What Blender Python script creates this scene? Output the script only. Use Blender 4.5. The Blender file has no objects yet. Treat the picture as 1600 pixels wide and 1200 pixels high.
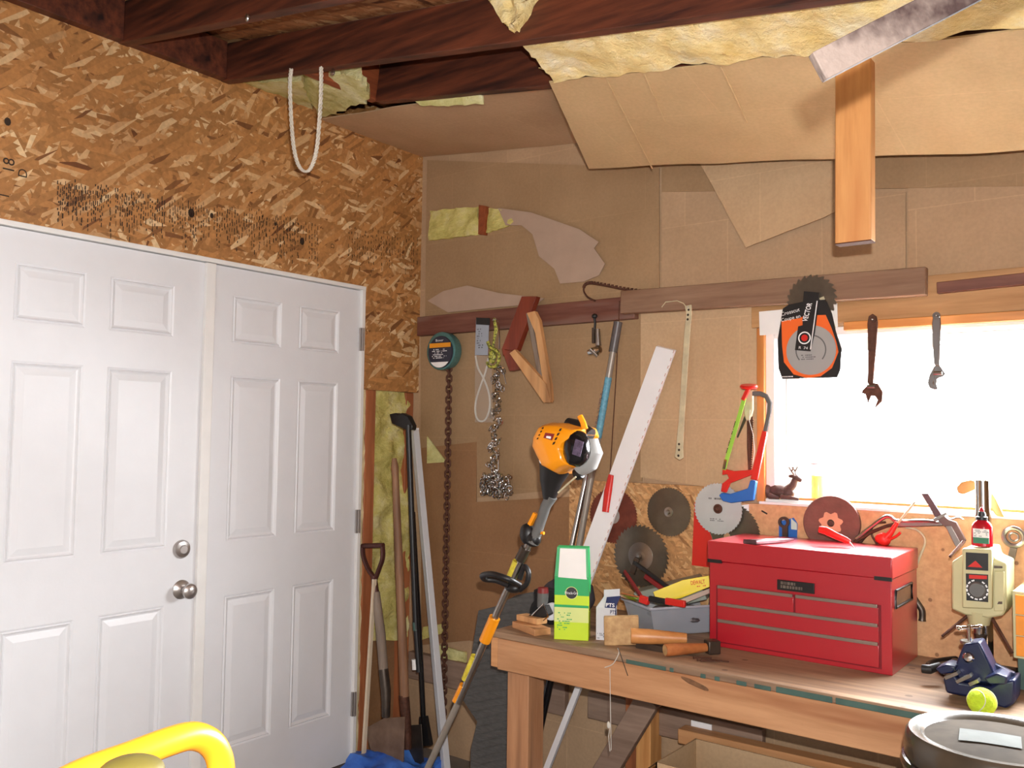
import bpy, math, random
from mathutils import Vector, Matrix, noise, Euler
random.seed(7)
PI = math.pi
S = bpy.context.scene
COL = S.collection
# ------------------------------------------------------------------ camera
F = 1383.0
A, PT, RL = math.radians(37.6), math.radians(3.15), math.radians(0.75)
CAM = Vector((2.86, -3.0, 1.42))
fw = Vector((-math.sin(A)*math.cos(PT), math.cos(A)*math.cos(PT), math.sin(PT)))
r0 = Vector((math.cos(A), math.sin(A), 0)); u0 = r0.cross(fw)
rt = r0*math.cos(RL) + u0*math.sin(RL); upv = u0*math.cos(RL) - r0*math.sin(RL)
cd = bpy.data.cameras.new('camera'); cam = bpy.data.objects.new('camera', cd); COL.objects.link(cam)
cd.sensor_fit = 'HORIZONTAL'; cd.sensor_width = 36; cd.lens = F/1600*36; cd.clip_start = 0.02
mw = Matrix.Identity(4)
for i in range(3):
    mw[i][0] = rt[i]; mw[i][1] = upv[i]; mw[i][2] = -fw[i]; mw[i][3] = CAM[i]
cam.matrix_world = mw; S.camera = cam
# ------------------------------------------------------------------ world, lights, exposure
S.view_settings.view_transform = 'Standard'; S.view_settings.look = 'None'
S.view_settings.exposure = 0.0; S.view_settings.gamma = 1; S.view_settings.use_curve_mapping = False
W = bpy.data.worlds.new('overcast_sky'); S.world = W; W.use_nodes = True
W.node_tree.nodes['Background'].inputs[0].default_value = (0.95, 0.97, 1.0, 1)
W.node_tree.nodes['Background'].inputs[1].default_value = 14.0
_nt = W.node_tree; _tc = _nt.nodes.new('ShaderNodeTexCoord'); _sx = _nt.nodes.new('ShaderNodeSeparateXYZ'); _mr = _nt.nodes.new('ShaderNodeMapRange')
_nt.links.new(_tc.outputs['Generated'], _sx.inputs[0]); _nt.links.new(_sx.outputs['Z'], _mr.inputs[0])   # overcast sky above, dimmer ground below
_mr.inputs['From Min'].default_value = -.30; _mr.inputs['From Max'].default_value = -.08; _mr.inputs['To Min'].default_value = 2.5; _mr.inputs['To Max'].default_value = 15
_nt.links.new(_mr.outputs[0], _nt.nodes['Background'].inputs[1])

def area(name, loc, tgt, sx, sy, power, col=(1, 1, 1)):
    l = bpy.data.lights.new(name, 'AREA'); l.shape = 'RECTANGLE'; l.size = sx; l.size_y = sy; l.energy = power; l.color = col
    o = bpy.data.objects.new(name, l); COL.objects.link(o); o.location = loc
    o.rotation_euler = (Vector(tgt)-Vector(loc)).to_track_quat('-Z', 'Y').to_euler(); return o
# the camera's own flash, slightly above and to the right of the lens
fl = area('camera_flash', CAM + rt*0.035 + upv*0.105 + fw*0.01, CAM + fw*3 - rt*0.35, 0.03, 0.02, 60, (1.0, 0.975, 0.95))
# daylight entering through the window
wd = area('window_daylight', (2.45, 0.20, 1.52), (2.3, -1.4, 0.7), 1.5, 0.6, 120, (0.93, 0.97, 1.0)); wd.data.spread = 2.2
# soft fill light added behind the camera to lift the room
area('rear_fill_light', (3.6, -6.3, 1.5), (1.2, 0, 1.3), 3.0, 2.2, 62, (0.93, 0.97, 1.0))

# ------------------------------------------------------------------ helpers
def ray(px, py): return fw + rt*((px-800)/F) - upv*((py-600)/F)
def onp(px, py, ax, v):
    d = ray(px, py); return CAM + d*((v-CAM[ax])/d[ax])
def P(px, py, y=0.0): return onp(px, py, 1, y)
def PX(px, py, x=0.0): return onp(px, py, 0, x)
def PZ(px, py, z=0.75): return onp(px, py, 2, z)
def CDp(px, py, d): return CAM + ray(px, py)*d
V = Vector
def lin(c): return tuple((x/12.92 if x <= .04045 else ((x+.055)/1.055)**2.4) for x in [v/255 for v in c])

class MB:
    def __init__(s): s.v = []; s.f = []; s.sm = []
    def add(s, vs, fs, smooth=False):
        b = len(s.v); s.v += [V(p) for p in vs]; s.f += [tuple(i+b for i in f) for f in fs]; s.sm += [smooth]*len(fs); return s
    def box(s, a, b):
        x0, y0, z0 = a; x1, y1, z1 = b
        vs = [(x, y, z) for x in (x0, x1) for y in (y0, y1) for z in (z0, z1)]
        return s.add(vs, [(0, 1, 3, 2), (4, 6, 7, 5), (0, 4, 5, 1), (2, 3, 7, 6), (0, 2, 6, 4), (1, 5, 7, 3)])
    def obox(s, c, ex, ey, ez):
        c, ex, ey, ez = V(c), V(ex), V(ey), V(ez)
        vs = [c + ex*i + ey*j + ez*k for i in (-1, 1) for j in (-1, 1) for k in (-1, 1)]
        return s.add(vs, [(0, 1, 3, 2), (4, 6, 7, 5), (0, 4, 5, 1), (2, 3, 7, 6), (0, 2, 6, 4), (1, 5, 7, 3)])
    def beam(s, p, q, w, h, side=(0, 1, 0)):
        p, q = V(p), V(q); d = (q-p); sd = V(side); sd = (sd - d.normalized()*sd.dot(d.normalized())).normalized()
        up = d.normalized().cross(sd)
        return s.obox((p+q)/2, d/2, sd*w/2, up*h/2)
    def tube(s, pts, r, n=10, closed=False, caps=True, flat=1.0, side=None):
        pts = [V(p) for p in pts]; m = len(pts); rs = r if isinstance(r, (list, tuple)) else [r]*m
        prev = None; rings = []
        for i in range(m):
            if closed: t = pts[(i+1) % m]-pts[i-1]
            else: t = pts[min(i+1, m-1)]-pts[max(i-1, 0)]
            if t.length < 1e-9: t = V((0, 0, 1))
            t.normalize()
            if prev is None:
                a = V(side) if side is not None else (V((0, 0, 1)) if abs(t.z) < .9 else V((1, 0, 0)))
                a = (a-t*a.dot(t)).normalized()
            else:
                a = prev-t*prev.dot(t)
                a = a.normalized() if a.length > 1e-6 else prev
            prev = a; b = t.cross(a)
            rings.append([pts[i] + a*math.cos(2*PI*k/n)*rs[i] + b*math.sin(2*PI*k/n)*rs[i]*flat for k in range(n)])
        vs = [p for rg in rings for p in rg]; fs = []
        for i in range(m if closed else m-1):
            j = (i+1) % m
            for k in range(n): fs.append((i*n+k, i*n+(k+1) % n, j*n+(k+1) % n, j*n+k))
        s.add(vs, fs, True)
        if caps and not closed:
            s.add(rings[0], [tuple(range(n))[::-1]]); s.add(rings[-1], [tuple(range(n))])
        return s
    def lathe(s, c, ax, prof, n=32, smooth=True, ref=None):
        c, ax = V(c), V(ax).normalized(); a = V(ref) if ref is not None else (V((0, 0, 1)) if abs(ax.z) < .9 else V((1, 0, 0)))
        a = (a-ax*a.dot(ax)).normalized(); b = ax.cross(a); vs = []; fs = []
        for (r, h) in prof:
            for k in range(n): vs.append(c+ax*h+(a*math.cos(2*PI*k/n)+b*math.sin(2*PI*k/n))*max(r, 1e-5))
        for i in range(len(prof)-1):
            for k in range(n): fs.append((i*n+k, i*n+(k+1) % n, (i+1)*n+(k+1) % n, (i+1)*n+k))
        return s.add(vs, fs, smooth)
    def prism(s, pts, off):
        pts = [V(p) for p in pts]; off = V(off); n = len(pts)
        nm = V((0, 0, 0))
        for i in range(n): nm += pts[i].cross(pts[(i+1) % n])
        if nm.dot(off) > 0: pts = pts[::-1]
        vs = pts + [p+off for p in pts]
        fs = [tuple(range(n)), tuple(range(2*n-1, n-1, -1))] + [(i+n, (i+1) % n+n, (i+1) % n, i)[::1] for i in range(n)]
        return s.add(vs, fs)
    def slab(s, c, th, n=12, m=8, amp=0.0, fr=6, edge=0.0, wob=None):
        """four corners (bl, br, tr, tl), thickness vector away from the viewer, noisy front"""
        bl, br, tr_, tl = [V(p) for p in c]; th = V(th); nd = -th.normalized(); F_ = []; B_ = []
        for j in range(m+1):
            for i in range(n+1):
                u, w = i/n, j/m
                p = (bl*(1-u)+br*u)*(1-w)+(tl*(1-u)+tr_*u)*w
                if edge and (i in (0, n) or j in (0, m)):
                    q = noise.noise_vector(p*fr*4)*edge; p = p + q - nd*q.dot(nd)
                d = noise.fractal(p*fr, 1.0, 2.0, 3)*amp
                if wob: d += wob(u, w)
                F_.append(p+nd*d); B_.append(p+th+nd*(d if th.length < .02 else 0))
        N = (n+1)*(m+1); fs = []
        for j in range(m):
            for i in range(n):
                a = j*(n+1)+i; fs += [(a, a+1, a+n+2, a+n+1), (N+a, N+a+n+1, N+a+n+2, N+a+1)]
        bd = [i for i in range(n+1)] + [j*(n+1)+n for j in range(1, m+1)] + [m*(n+1)+i for i in range(n-1, -1, -1)] + [j*(n+1) for j in range(m-1, 0, -1)]
        for i in range(len(bd)):
            a, b = bd[i], bd[(i+1) % len(bd)]; fs.append((a, a+N, b+N, b))
        return s.add(F_+B_, fs, amp > .004)
    def blob(s, c, r, n=20, m=12, amp=0.0, fr=8, rot=None):
        c = V(c); vs = []; fs = []; R_ = rot or Matrix.Identity(3)
        for j in range(m+1):
            th = PI*j/m
            for i in range(n):
                ph = 2*PI*i/n
                p = V((r[0]*math.sin(th)*math.cos(ph), r[1]*math.sin(th)*math.sin(ph), r[2]*math.cos(th)))
                q = R_ @ p
                if amp: q = q*(1+noise.fractal((c+q)*fr, 1.0, 2.0, 3)*amp)
                vs.append(c+q)
        for j in range(m):
            for i in range(n): fs.append((j*n+i, (j+1)*n+i, (j+1)*n+(i+1) % n, j*n+(i+1) % n))
        return s.add(vs, fs, True)

def trp(pts, y, th): # traced outline, real thickness
    return MB().prism([P(a, b, y) for a, b in pts], (0, th, 0))

def mesh_of(name, mb, mat, org, bevel=0.0, smooth=None):
    me = bpy.data.meshes.new(name); me.from_pydata([v-org for v in mb.v], [], mb.f)
    if smooth is not None: me.polygons.foreach_set('use_smooth', [smooth]*len(me.polygons))
    else: me.polygons.foreach_set('use_smooth', mb.sm)
    me.materials.append(mat); me.validate(); me.update(); me.set_sharp_from_angle(angle=math.radians(38)); return me

def bevel_mod(o, w, seg=2):
    if w:
        b = o.modifiers.new('bevel', 'BEVEL'); b.width = w; b.segments = seg; b.limit_method = 'ANGLE'; b.angle_limit = math.radians(35)

def tag(o, label=None, cat=None, group=None, kind=None):
    if label: o['label'] = label
    if cat: o['category'] = cat
    if group: o['group'] = group
    if kind: o['kind'] = kind
    return o

class Thing:
    def __init__(s, name, label, cat, group=None, kind=None):
        s.n, s.l, s.c, s.g, s.k = name, label, cat, group, kind; s.parts = []
    def part(s, name, mb, mat, sub=None, bevel=0.0, label=None, kind=None):
        s.parts.append((name, mb, mat, sub, bevel, label, kind)); return len(s.parts)-1
    def done(s, org=None):
        vs = [v for p in s.parts for v in p[1].v]
        if org is None:
            org = V(((min(v.x for v in vs)+max(v.x for v in vs))/2, (min(v.y for v in vs)+max(v.y for v in vs))/2, min(v.z for v in vs)))
        org = V(org)
        if len(s.parts) == 1:
            p = s.parts[0]; o = bpy.data.objects.new(s.n, mesh_of(s.n, p[1], p[2], org)); COL.objects.link(o); o.location = org
            bevel_mod(o, p[4]); tag(o, s.l, s.c, s.g, s.k); s.root = o; return o
        root = bpy.data.objects.new(s.n, None); COL.objects.link(root); root.location = org; root.empty_display_size = .05
        tag(root, s.l, s.c, s.g, s.k); obs = []
        for (n, mb, mat, sub, bv, lb, kd) in s.parts:
            o = bpy.data.objects.new(n, mesh_of(n, mb, mat, org)); COL.objects.link(o)
            o.parent = root if sub is None else obs[sub]; bevel_mod(o, bv); tag(o, lb, None, None, kd); obs.append(o)
        s.root = root; s.obs = obs; return root

def one(name, mb, mat, label, cat, group=None, kind=None, bevel=0.0):
    t = Thing(name, label, cat, group, kind); t.part(name, mb, mat, bevel=bevel); return t.done()
def struct(name, mb, mat, bevel=0.0, parent=None):
    o = bpy.data.objects.new(name, mesh_of(name, mb, mat, V((0, 0, 0)))); COL.objects.link(o); bevel_mod(o, bevel)
    if parent: o.parent = parent
    else: o['kind'] = 'structure'
    return o

def textmb(s, org, ex, ey, h, width=None, th=.0006, bold=False):
    cu = bpy.data.curves.new('t', 'FONT'); cu.body = s; cu.size = 1; cu.extrude = 0; cu.resolution_u = 3
    if bold: cu.offset = .02
    ob = bpy.data.objects.new('t', cu); me = bpy.data.meshes.new_from_object(ob)
    mb = MB(); ex = V(ex).normalized(); ey = V(ey); ey = (ey-ex*ey.dot(ex)).normalized(); n = ex.cross(ey); org = V(org)
    if len(me.vertices):
        xs = [v.co.x for v in me.vertices]; x0, x1 = min(xs), max(xs); sc = h/.72; sx = sc if width is None else width/(x1-x0)
        mb.add([org+ex*(v.co.x-x0)*sx+ey*v.co.y*sc+n*th for v in me.vertices], [tuple(p.vertices) for p in me.polygons])
    bpy.data.objects.remove(ob); bpy.data.curves.remove(cu); bpy.data.meshes.remove(me); return mb
def textpx(s, p0, p1, y, h, **k):
    """lettering whose baseline runs between two points of a wall-parallel face"""
    a, b = P(*p0, y), P(*p1, y); ex = (b-a); ey = V((-ex.z, 0, ex.x))
    return textmb(s, a, ex, ey, h, ex.length, **k)
def squiggles(org, ex, ey, w, h, rows, dens=.6, seed=1, th=.0006, lh=.5):
    """rows of illegible small print as short dark strokes"""
    rnd = random.Random(seed); mb = MB(); ex = V(ex).normalized(); ey = V(ey).normalized(); n = ex.cross(ey)*th; org = V(org)
    rh = h/rows
    for r in range(rows):
        x = 0; end = w*rnd.uniform(.6, 1)
        while x < end:
            l = rh*rnd.uniform(.25, .9)
            if rnd.random() < dens:
                a = org+ex*x+ey*(r+.2)*rh+n; mb.add([a, a+ex*l, a+ex*l+ey*rh*lh, a+ey*rh*lh], [(0, 1, 2, 3)])
            x += l+rh*.2
    return mb

# ------------------------------------------------------------------ materials
def newmat(name):
    m = bpy.data.materials.new(name); m.use_nodes = True; nt = m.node_tree; b = nt.nodes['Principled BSDF']; return m, nt, b
def coords(nt, sc=(1, 1, 1), rot=(0, 0, 0), kind='Object'):
    tc = nt.nodes.new('ShaderNodeTexCoord'); mp = nt.nodes.new('ShaderNodeMapping')
    mp.inputs['Scale'].default_value = sc; mp.inputs['Rotation'].default_value = rot
    nt.links.new(tc.outputs[kind], mp.inputs[0]); return mp.outputs[0]
def ntex(nt, vec, sc, det=3, rough=.55):
    n = nt.nodes.new('ShaderNodeTexNoise'); n.inputs['Scale'].default_value = sc; n.inputs['Detail'].default_value = det; n.inputs['Roughness'].default_value = rough
    nt.links.new(vec, n.inputs['Vector']); return n.outputs['Fac']
def ramp(nt, fac, stops):
    r = nt.nodes.new('ShaderNodeValToRGB'); e = r.color_ramp.elements
    while len(e) < len(stops): e.new(.5)
    for k, (p, c) in enumerate(stops): e[k].position = p; e[k].color = (*c, 1) if len(c) == 3 else c
    nt.links.new(fac, r.inputs[0]); return r.outputs[0]
def mix(nt, fac, a, b, mode='MIX'):
    m = nt.nodes.new('ShaderNodeMix'); m.data_type = 'RGBA'; m.blend_type = mode
    for s_, v in ((m.inputs[0], fac), (m.inputs[6], a), (m.inputs[7], b)):
        if hasattr(v, 'is_linked'): nt.links.new(v, s_)
        elif isinstance(v, (int, float)): s_.default_value = v
        else: s_.default_value = (*v, 1)
    return m.outputs[2]
def bump(nt, b, h, st, dist=.01):
    bp = nt.nodes.new('ShaderNodeBump'); bp.inputs['Strength'].default_value = st; bp.inputs['Distance'].default_value = dist
    nt.links.new(h, bp.inputs['Height']); nt.links.new(bp.outputs[0], b.inputs['Normal'])
def mat(name, col, rough=.5, metal=0.0, var=.12, scale=12, bmp=.08, bsc=60, st=(1, 1, 1), col2=None, spec=.5, rot=(0, 0, 0), lo=.3, hi=.7, coat=0):
    m, nt, b = newmat(name); v = coords(nt, st, rot); c = lin(col)
    c1 = tuple(x*(1-var) for x in c); c2 = lin(col2) if col2 else tuple(min(1, x*(1+var)) for x in c)
    if col2: c1 = c
    nt.links.new(ramp(nt, ntex(nt, v, scale, 4), [(lo, c1), (hi, c2)]), b.inputs['Base Color'])
    b.inputs['Roughness'].default_value = rough; b.inputs['Metallic'].default_value = metal; b.inputs['Specular IOR Level'].default_value = spec
    if coat: b.inputs['Coat Weight'].default_value = coat; b.inputs['Coat Roughness'].default_value = .1
    if bmp: bump(nt, b, ntex(nt, v, bsc, 3), bmp)
    return m
def wood(name, c1, c2, axis='x', rough=.6, sc=1.0, knots=True, c3=None):
    m, nt, b = newmat(name); s_ = {'x': (1.2, 14, 14), 'y': (14, 1.2, 14), 'z': (14, 14, 1.2)}[axis]
    v = coords(nt, tuple(k*sc for k in s_)); f = ntex(nt, v, 2.2, 6, .62)
    c = ramp(nt, f, [(.32, lin(c1)), (.5, tuple((p+q)/2 for p, q in zip(lin(c1), lin(c2)))), (.68, lin(c2))])
    v2 = coords(nt, tuple(k*sc*.28 for k in s_)); f2 = ntex(nt, v2, 4, 2)
    c = mix(nt, ramp(nt, f2, [(.52, (0, 0, 0)), (.72, (1, 1, 1))]), c, lin(c3) if c3 else tuple(x*.6 for x in lin(c1)))
    if knots:
        vo = nt.nodes.new('ShaderNodeTexVoronoi'); vo.inputs['Scale'].default_value = 3.2
        k = {'x': (.5, 1.6, 1.6), 'y': (1.6, .5, 1.6), 'z': (1.6, 1.6, .5)}[axis]
        nt.links.new(coords(nt, k), vo.inputs['Vector'])
        c = mix(nt, ramp(nt, vo.outputs['Distance'], [(.05, (.8, .8, .8)), (.09, (0, 0, 0))]), c, tuple(x*.3 for x in lin(c1)))
    nt.links.new(c, b.inputs['Base Color']); b.inputs['Roughness'].default_value = rough; bump(nt, b, f, .12, .004); return m
def osb(name, dark, mid, light, plane='yz', sc=1.0):
    m, nt, b = newmat(name); prev = None
    import itertools
    for i, ang in enumerate((-.35, .25, 1.0, -1.15, .05, -.7)):
        s_ = (9*sc, 9*sc, 9*sc)
        rot = (ang, 0, 0) if plane == 'yz' else ((0, ang, 0) if plane == 'xz' else (0, 0, ang))
        st = {'yz': (1, 12, 62), 'xz': (12, 1, 62), 'xy': (12, 62, 1)}[plane]
        mp0 = coords(nt, (1, 1, 1), rot)
        mp = nt.nodes.new('ShaderNodeMapping'); mp.inputs['Scale'].default_value = tuple(k*sc for k in st); mp.inputs['Location'].default_value = (i*3.1, i*1.7, i*2.3)
        nt.links.new(mp0, mp.inputs[0])
        ds = nt.nodes.new('ShaderNodeTexNoise'); ds.inputs['Scale'].default_value = 1.2; ds.inputs['Detail'].default_value = 2
        nt.links.new(mp.outputs[0], ds.inputs['Vector'])
        ad = nt.nodes.new('ShaderNodeMix'); ad.data_type = 'VECTOR'; ad.inputs[0].default_value = .06
        nt.links.new(mp.outputs[0], ad.inputs[4]); nt.links.new(ds.outputs['Color'], ad.inputs[5])
        vo = nt.nodes.new('ShaderNodeTexVoronoi'); vo.inputs['Scale'].default_value = 1.0
        nt.links.new(ad.outputs[1], vo.inputs['Vector'])
        sp = nt.nodes.new('ShaderNodeSeparateColor'); nt.links.new(vo.outputs['Color'], sp.inputs[0])
        c = ramp(nt, sp.outputs[0], [(0, lin(dark)), (.07, tuple(x*.72 for x in lin(mid))), (.45, tuple(x*.9 for x in lin(mid))), (.72, tuple(x*1.08 for x in lin(mid))), (.93, tuple((p+q)/2 for p, q in zip(lin(mid), lin(light)))), (1, lin(light))])
        if prev is None: prev = c
        else:
            f = ramp(nt, sp.outputs[1], [(.60, (0, 0, 0)), (.64, (1, 1, 1))]); prev = mix(nt, f, prev, c)
    v = coords(nt, (1, 1, 1)); n = ntex(nt, v, 60, 5)
    c = mix(nt, .45, prev, ramp(nt, n, [(.3, (.62, .62, .62)), (.7, (1.25, 1.25, 1.25))]), 'MULTIPLY')
    n2 = ntex(nt, coords(nt, (1, 1, 1)), 3.0, 3)
    c = mix(nt, .7, c, ramp(nt, n2, [(.3, (.82, .76, .7)), (.7, (1.1, 1.08, 1.05))]), 'MULTIPLY')
    nt.links.new(c, b.inputs['Base Color']); b.inputs['Roughness'].default_value = .62; bump(nt, b, n, .25, .006); return m
def cardboard(name, col, plane='xz', bw=.36, bh=.24, seed=0.0, crease=.5, vert=True):
    m, nt, b = newmat(name); c = lin(col)
    tc = nt.nodes.new('ShaderNodeTexCoord'); sx = nt.nodes.new('ShaderNodeSeparateXYZ'); nt.links.new(tc.outputs['Object'], sx.inputs[0])
    cb = nt.nodes.new('ShaderNodeCombineXYZ'); a1, a2 = {'xz': ('X', 'Z'), 'xy': ('X', 'Y'), 'yz': ('Y', 'Z')}[plane]
    nt.links.new(sx.outputs[a1], cb.inputs[0]); nt.links.new(sx.outputs[a2], cb.inputs[1])
    mp = nt.nodes.new('ShaderNodeMapping'); mp.inputs['Location'].default_value = (seed, seed*.37, 0); nt.links.new(cb.outputs[0], mp.inputs[0])
    br = nt.nodes.new('ShaderNodeTexBrick'); br.inputs['Scale'].default_value = 1; br.inputs['Brick Width'].default_value = bw; br.inputs['Row Height'].default_value = bh
    br.inputs['Mortar Size'].default_value = .0022; br.inputs['Mortar Smooth'].default_value = .6; br.inputs['Bias'].default_value = 0
    br.inputs['Color1'].default_value = (*tuple(x*.93 for x in c), 1); br.inputs['Color2'].default_value = (*tuple(min(1, x*1.06) for x in c), 1)
    br.inputs['Mortar'].default_value = (*tuple(min(1, x*1.28) for x in c), 1); nt.links.new(mp.outputs[0], br.inputs[0])
    n = ntex(nt, coords(nt), 3, 4); n2 = ntex(nt, coords(nt, (1, 1, 1)), 90, 3)
    k = ramp(nt, n, [(.3, (.88, .85, .82)), (.7, (1.06, 1.05, 1.05))])
    cc = mix(nt, 1.0, mix(nt, crease, c, br.outputs['Color']), k, 'MULTIPLY')
    cc = mix(nt, .35, cc, ramp(nt, n2, [(.35, (.85, .85, .85)), (.65, (1.1, 1.1, 1.1))]), 'MULTIPLY')
    nt.links.new(cc, b.inputs['Base Color']); b.inputs['Roughness'].default_value = .75; b.inputs['Specular IOR Level'].default_value = .25
    wv = nt.nodes.new('ShaderNodeTexWave'); wv.inputs['Scale'].default_value = 55; wv.inputs['Distortion'].default_value = .4; wv.bands_direction = 'X' if vert else 'Y'
    nt.links.new(mp.outputs[0], wv.inputs[0]); bump(nt, b, wv.outputs['Fac'], .12, .002); return m
def insul(name, c1, c2, c3):
    m, nt, b = newmat(name); v = coords(nt, (1, 1, 1)); n = ntex(nt, v, 9, 7, .65); n3 = ntex(nt, coords(nt, (.5, .5, 1)), 22, 6, .7)
    c = ramp(nt, n, [(.3, lin(c1)), (.5, lin(c2)), (.7, lin(c3))]); c = mix(nt, .5, c, ramp(nt, n3, [(.3, (.75, .72, .6)), (.7, (1.15, 1.15, 1.15))]), 'MULTIPLY')
    nt.links.new(c, b.inputs['Base Color']); b.inputs['Roughness'].default_value = 1; b.inputs['Specular IOR Level'].default_value = .05
    bump(nt, b, n3, .8, .03); return m
def glassy(name, col, alpha=.3, rough=.15):
    m, nt, b = newmat(name); b.inputs['Base Color'].default_value = (*lin(col), 1); b.inputs['Roughness'].default_value = rough; b.inputs['Alpha'].default_value = alpha; return m

OSBW = osb('osb_wall', (112, 66, 34), (186, 132, 76), (232, 204, 158), 'yz')
OSBR = osb('osb_roof', (90, 50, 25), (165, 108, 66), (205, 165, 120), 'xy')
OSBP = osb('osb_panel', (140, 92, 50), (200, 150, 98), (226, 190, 140), 'xz', 1.6)
PBOARD = mat('particle_board', (196, 148, 104), .7, var=.1, scale=60, bmp=.1, bsc=150, col2=(216, 168, 122))
CB = cardboard('cardboard_wall', (184, 154, 122), 'xz', .34, .26)
CB2 = cardboard('cardboard_warm', (166, 136, 102), 'xz', .5, .31, .7, .35)
CB3 = cardboard('cardboard_light', (198, 168, 132), 'xz', .42, .37, 1.3, .4)
CBD = cardboard('cardboard_brown', (150, 112, 78), 'xz', .6, .5, .3, .4)
CBC = cardboard('cardboard_ceiling', (198, 168, 134), 'xy', .55, .9, .2, .3)
CBH = cardboard('cardboard_flap', (206, 178, 134), 'xy', .9, 2.0, .1, .3)
PAPER = mat('grey_paper', (176, 150, 130), .8, var=.05)
RAFT = wood('rafter_wood', (58, 27, 19), (120, 62, 38), 'x', .55, c3=(34, 16, 14), knots=False)
BLOCKW = wood('blocking_wood', (120, 58, 32), (160, 84, 46), 'y', .6)
STUDW = wood('stud_wood', (150, 84, 50), (190, 118, 74), 'z', .6)
PINE = wood('pine_block', (196, 132, 74), (224, 164, 100), 'z', .55, c3=(186, 116, 60))
PINEX = wood('pine_board', (190, 132, 84), (216, 162, 112), 'x', .6)
OLDW = wood('old_board', (128, 104, 88), (158, 132, 114), 'x', .7, c3=(112, 84, 68), knots=False)
OLDR = wood('old_red_board', (98, 54, 42), (128, 82, 66), 'x', .6, c3=(120, 98, 88), knots=False)
RAILW = wood('dusty_rail', (124, 92, 70), (152, 120, 96), 'x', .65, c3=(112, 76, 52), knots=False)
HEADW = wood('header_wood', (166, 120, 72), (196, 150, 100), 'x', .6)
ORANGEW = wood('orange_trim', (206, 130, 62), (230, 156, 84), 'x', .45, knots=False)
ORANGEZ = wood('orange_trim_upright', (206, 130, 62), (230, 156, 84), 'z', .45, knots=False)
BENCHT = wood('bench_top', (130, 104, 82), (174, 142, 112), 'x', .6, c3=(106, 82, 66), knots=False)
BENCHA = wood('bench_apron', (172, 122, 82), (200, 150, 108), 'x', .55, c3=(150, 92, 56))
BENCHL = wood('bench_leg', (168, 118, 82), (196, 146, 106), 'z', .6, c3=(130, 92, 66), knots=False)
INS = insul('yellow_insulation', (196, 190, 120), (222, 216, 152), (236, 232, 190))
INSP = insul('pale_insulation', (236, 204, 132), (248, 226, 166), (253, 243, 212))
INSG = insul('green_yellow_insulation', (184, 172, 92), (218, 206, 128), (234, 224, 174))
WHITE = mat('white_paint', (226, 227, 230), .38, var=.015, bmp=.03, bsc=90)
WHITEF = mat('white_frame', (236, 235, 232), .45, var=.03, bmp=.03)
WHITEP = mat('white_plastic', (238, 238, 240), .35, var=.02, bmp=0)
PAPERW = mat('white_paper', (240, 238, 234), .8, var=.03, bmp=0)
STEEL = mat('steel', (170, 168, 165), .28, 1, var=.12, scale=20, bmp=.03)
CHROME = mat('chrome', (205, 203, 200), .12, 1, var=.05, bmp=0)
NICKEL = mat('satin_nickel', (186, 180, 176), .34, .9, var=.06, bmp=0)
DARKST = mat('dark_steel', (92, 82, 74), .42, .8, var=.2, scale=18, bmp=.05)
BLADE = mat('saw_blade_steel', (118, 110, 98), .36, .85, var=.2, scale=12, bmp=.03)
RUST = mat('rusty_iron', (96, 62, 48), .65, .5, var=.3, scale=40, bmp=.3, bsc=90)
RUSTR = mat('red_rust', (118, 58, 42), .7, .3, var=.3, scale=26, bmp=.1)
BLACK = mat('black_plastic', (26, 25, 26), .42, var=.15, bmp=.03)
BLACKG = mat('black_gloss', (20, 20, 22), .15, var=.1, bmp=0)
BLACKC = mat('black_cloth', (20, 20, 22), .95, var=.3, scale=20, bmp=.3)
GREYP = mat('grey_plastic', (98, 98, 96), .5, var=.08, bmp=.04)
SILVP = mat('silver_plastic', (152, 152, 150), .4, var=.05, bmp=.02)
RED = mat('red_enamel', (172, 16, 34), .4, var=.04, scale=5, bmp=0, spec=.6, coat=1); RED.node_tree.nodes['Principled BSDF'].inputs['Coat Roughness'].default_value = .24
REDP = mat('red_plastic', (206, 40, 32), .35, var=.06, bmp=0)
REDD = mat('dark_red_paint', (130, 34, 34), .5, var=.15, bmp=.05)
YEL = mat('yellow_orange_plastic', (244, 152, 18), .32, var=.03, bmp=.01, coat=.3)
YELH = mat('yellow_tube_paint', (240, 160, 34), .35, var=.03, bmp=0)
YELB = mat('yellow_card', (240, 216, 40), .5, var=.05, bmp=0)
YELL = mat('yellow_label', (214, 196, 60), .5, var=.2, scale=50, bmp=0)
ORANGE = mat('orange_card', (236, 104, 34), .45, var=.03, bmp=0)
BLUE = mat('blue_grip', (40, 104, 186), .45, var=.05, bmp=0)
NAVY = mat('navy_enamel', (20, 30, 66), .38, var=.15, bmp=.06)
TARP = mat('blue_tarp', (34, 84, 184), .35, var=.3, scale=10, bmp=.2, bsc=30, col2=(80, 136, 226))
TEAL = mat('teal_wire', (86, 130, 128), .25, .3, var=.2, scale=80, bmp=.1, st=(1, 1, 8))
GREEN = mat('green_card', (22, 164, 88), .45, var=.03, bmp=0)
LIME = mat('lime_card', (196, 226, 30), .45, var=.03, bmp=0)
LIMEP = mat('pale_lime_card', (214, 226, 140), .5, var=.03, bmp=0)
LIMED = mat('lime_tape', (150, 204, 70), .5, var=.1, bmp=0)
GREYC = mat('grey_card', (160, 160, 158), .4, var=.03, bmp=0)
BEIGE = mat('beige_enamel', (196, 190, 146), .42, var=.05, bmp=.03)
CREAM = mat('cream_metal', (202, 192, 160), .45, .2, var=.15, scale=30, bmp=.05)
OLIVE = mat('camouflage_green', (74, 76, 34), .5, var=.4, scale=110, bmp=.2, col2=(196, 194, 84), lo=.42, hi=.58)
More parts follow.
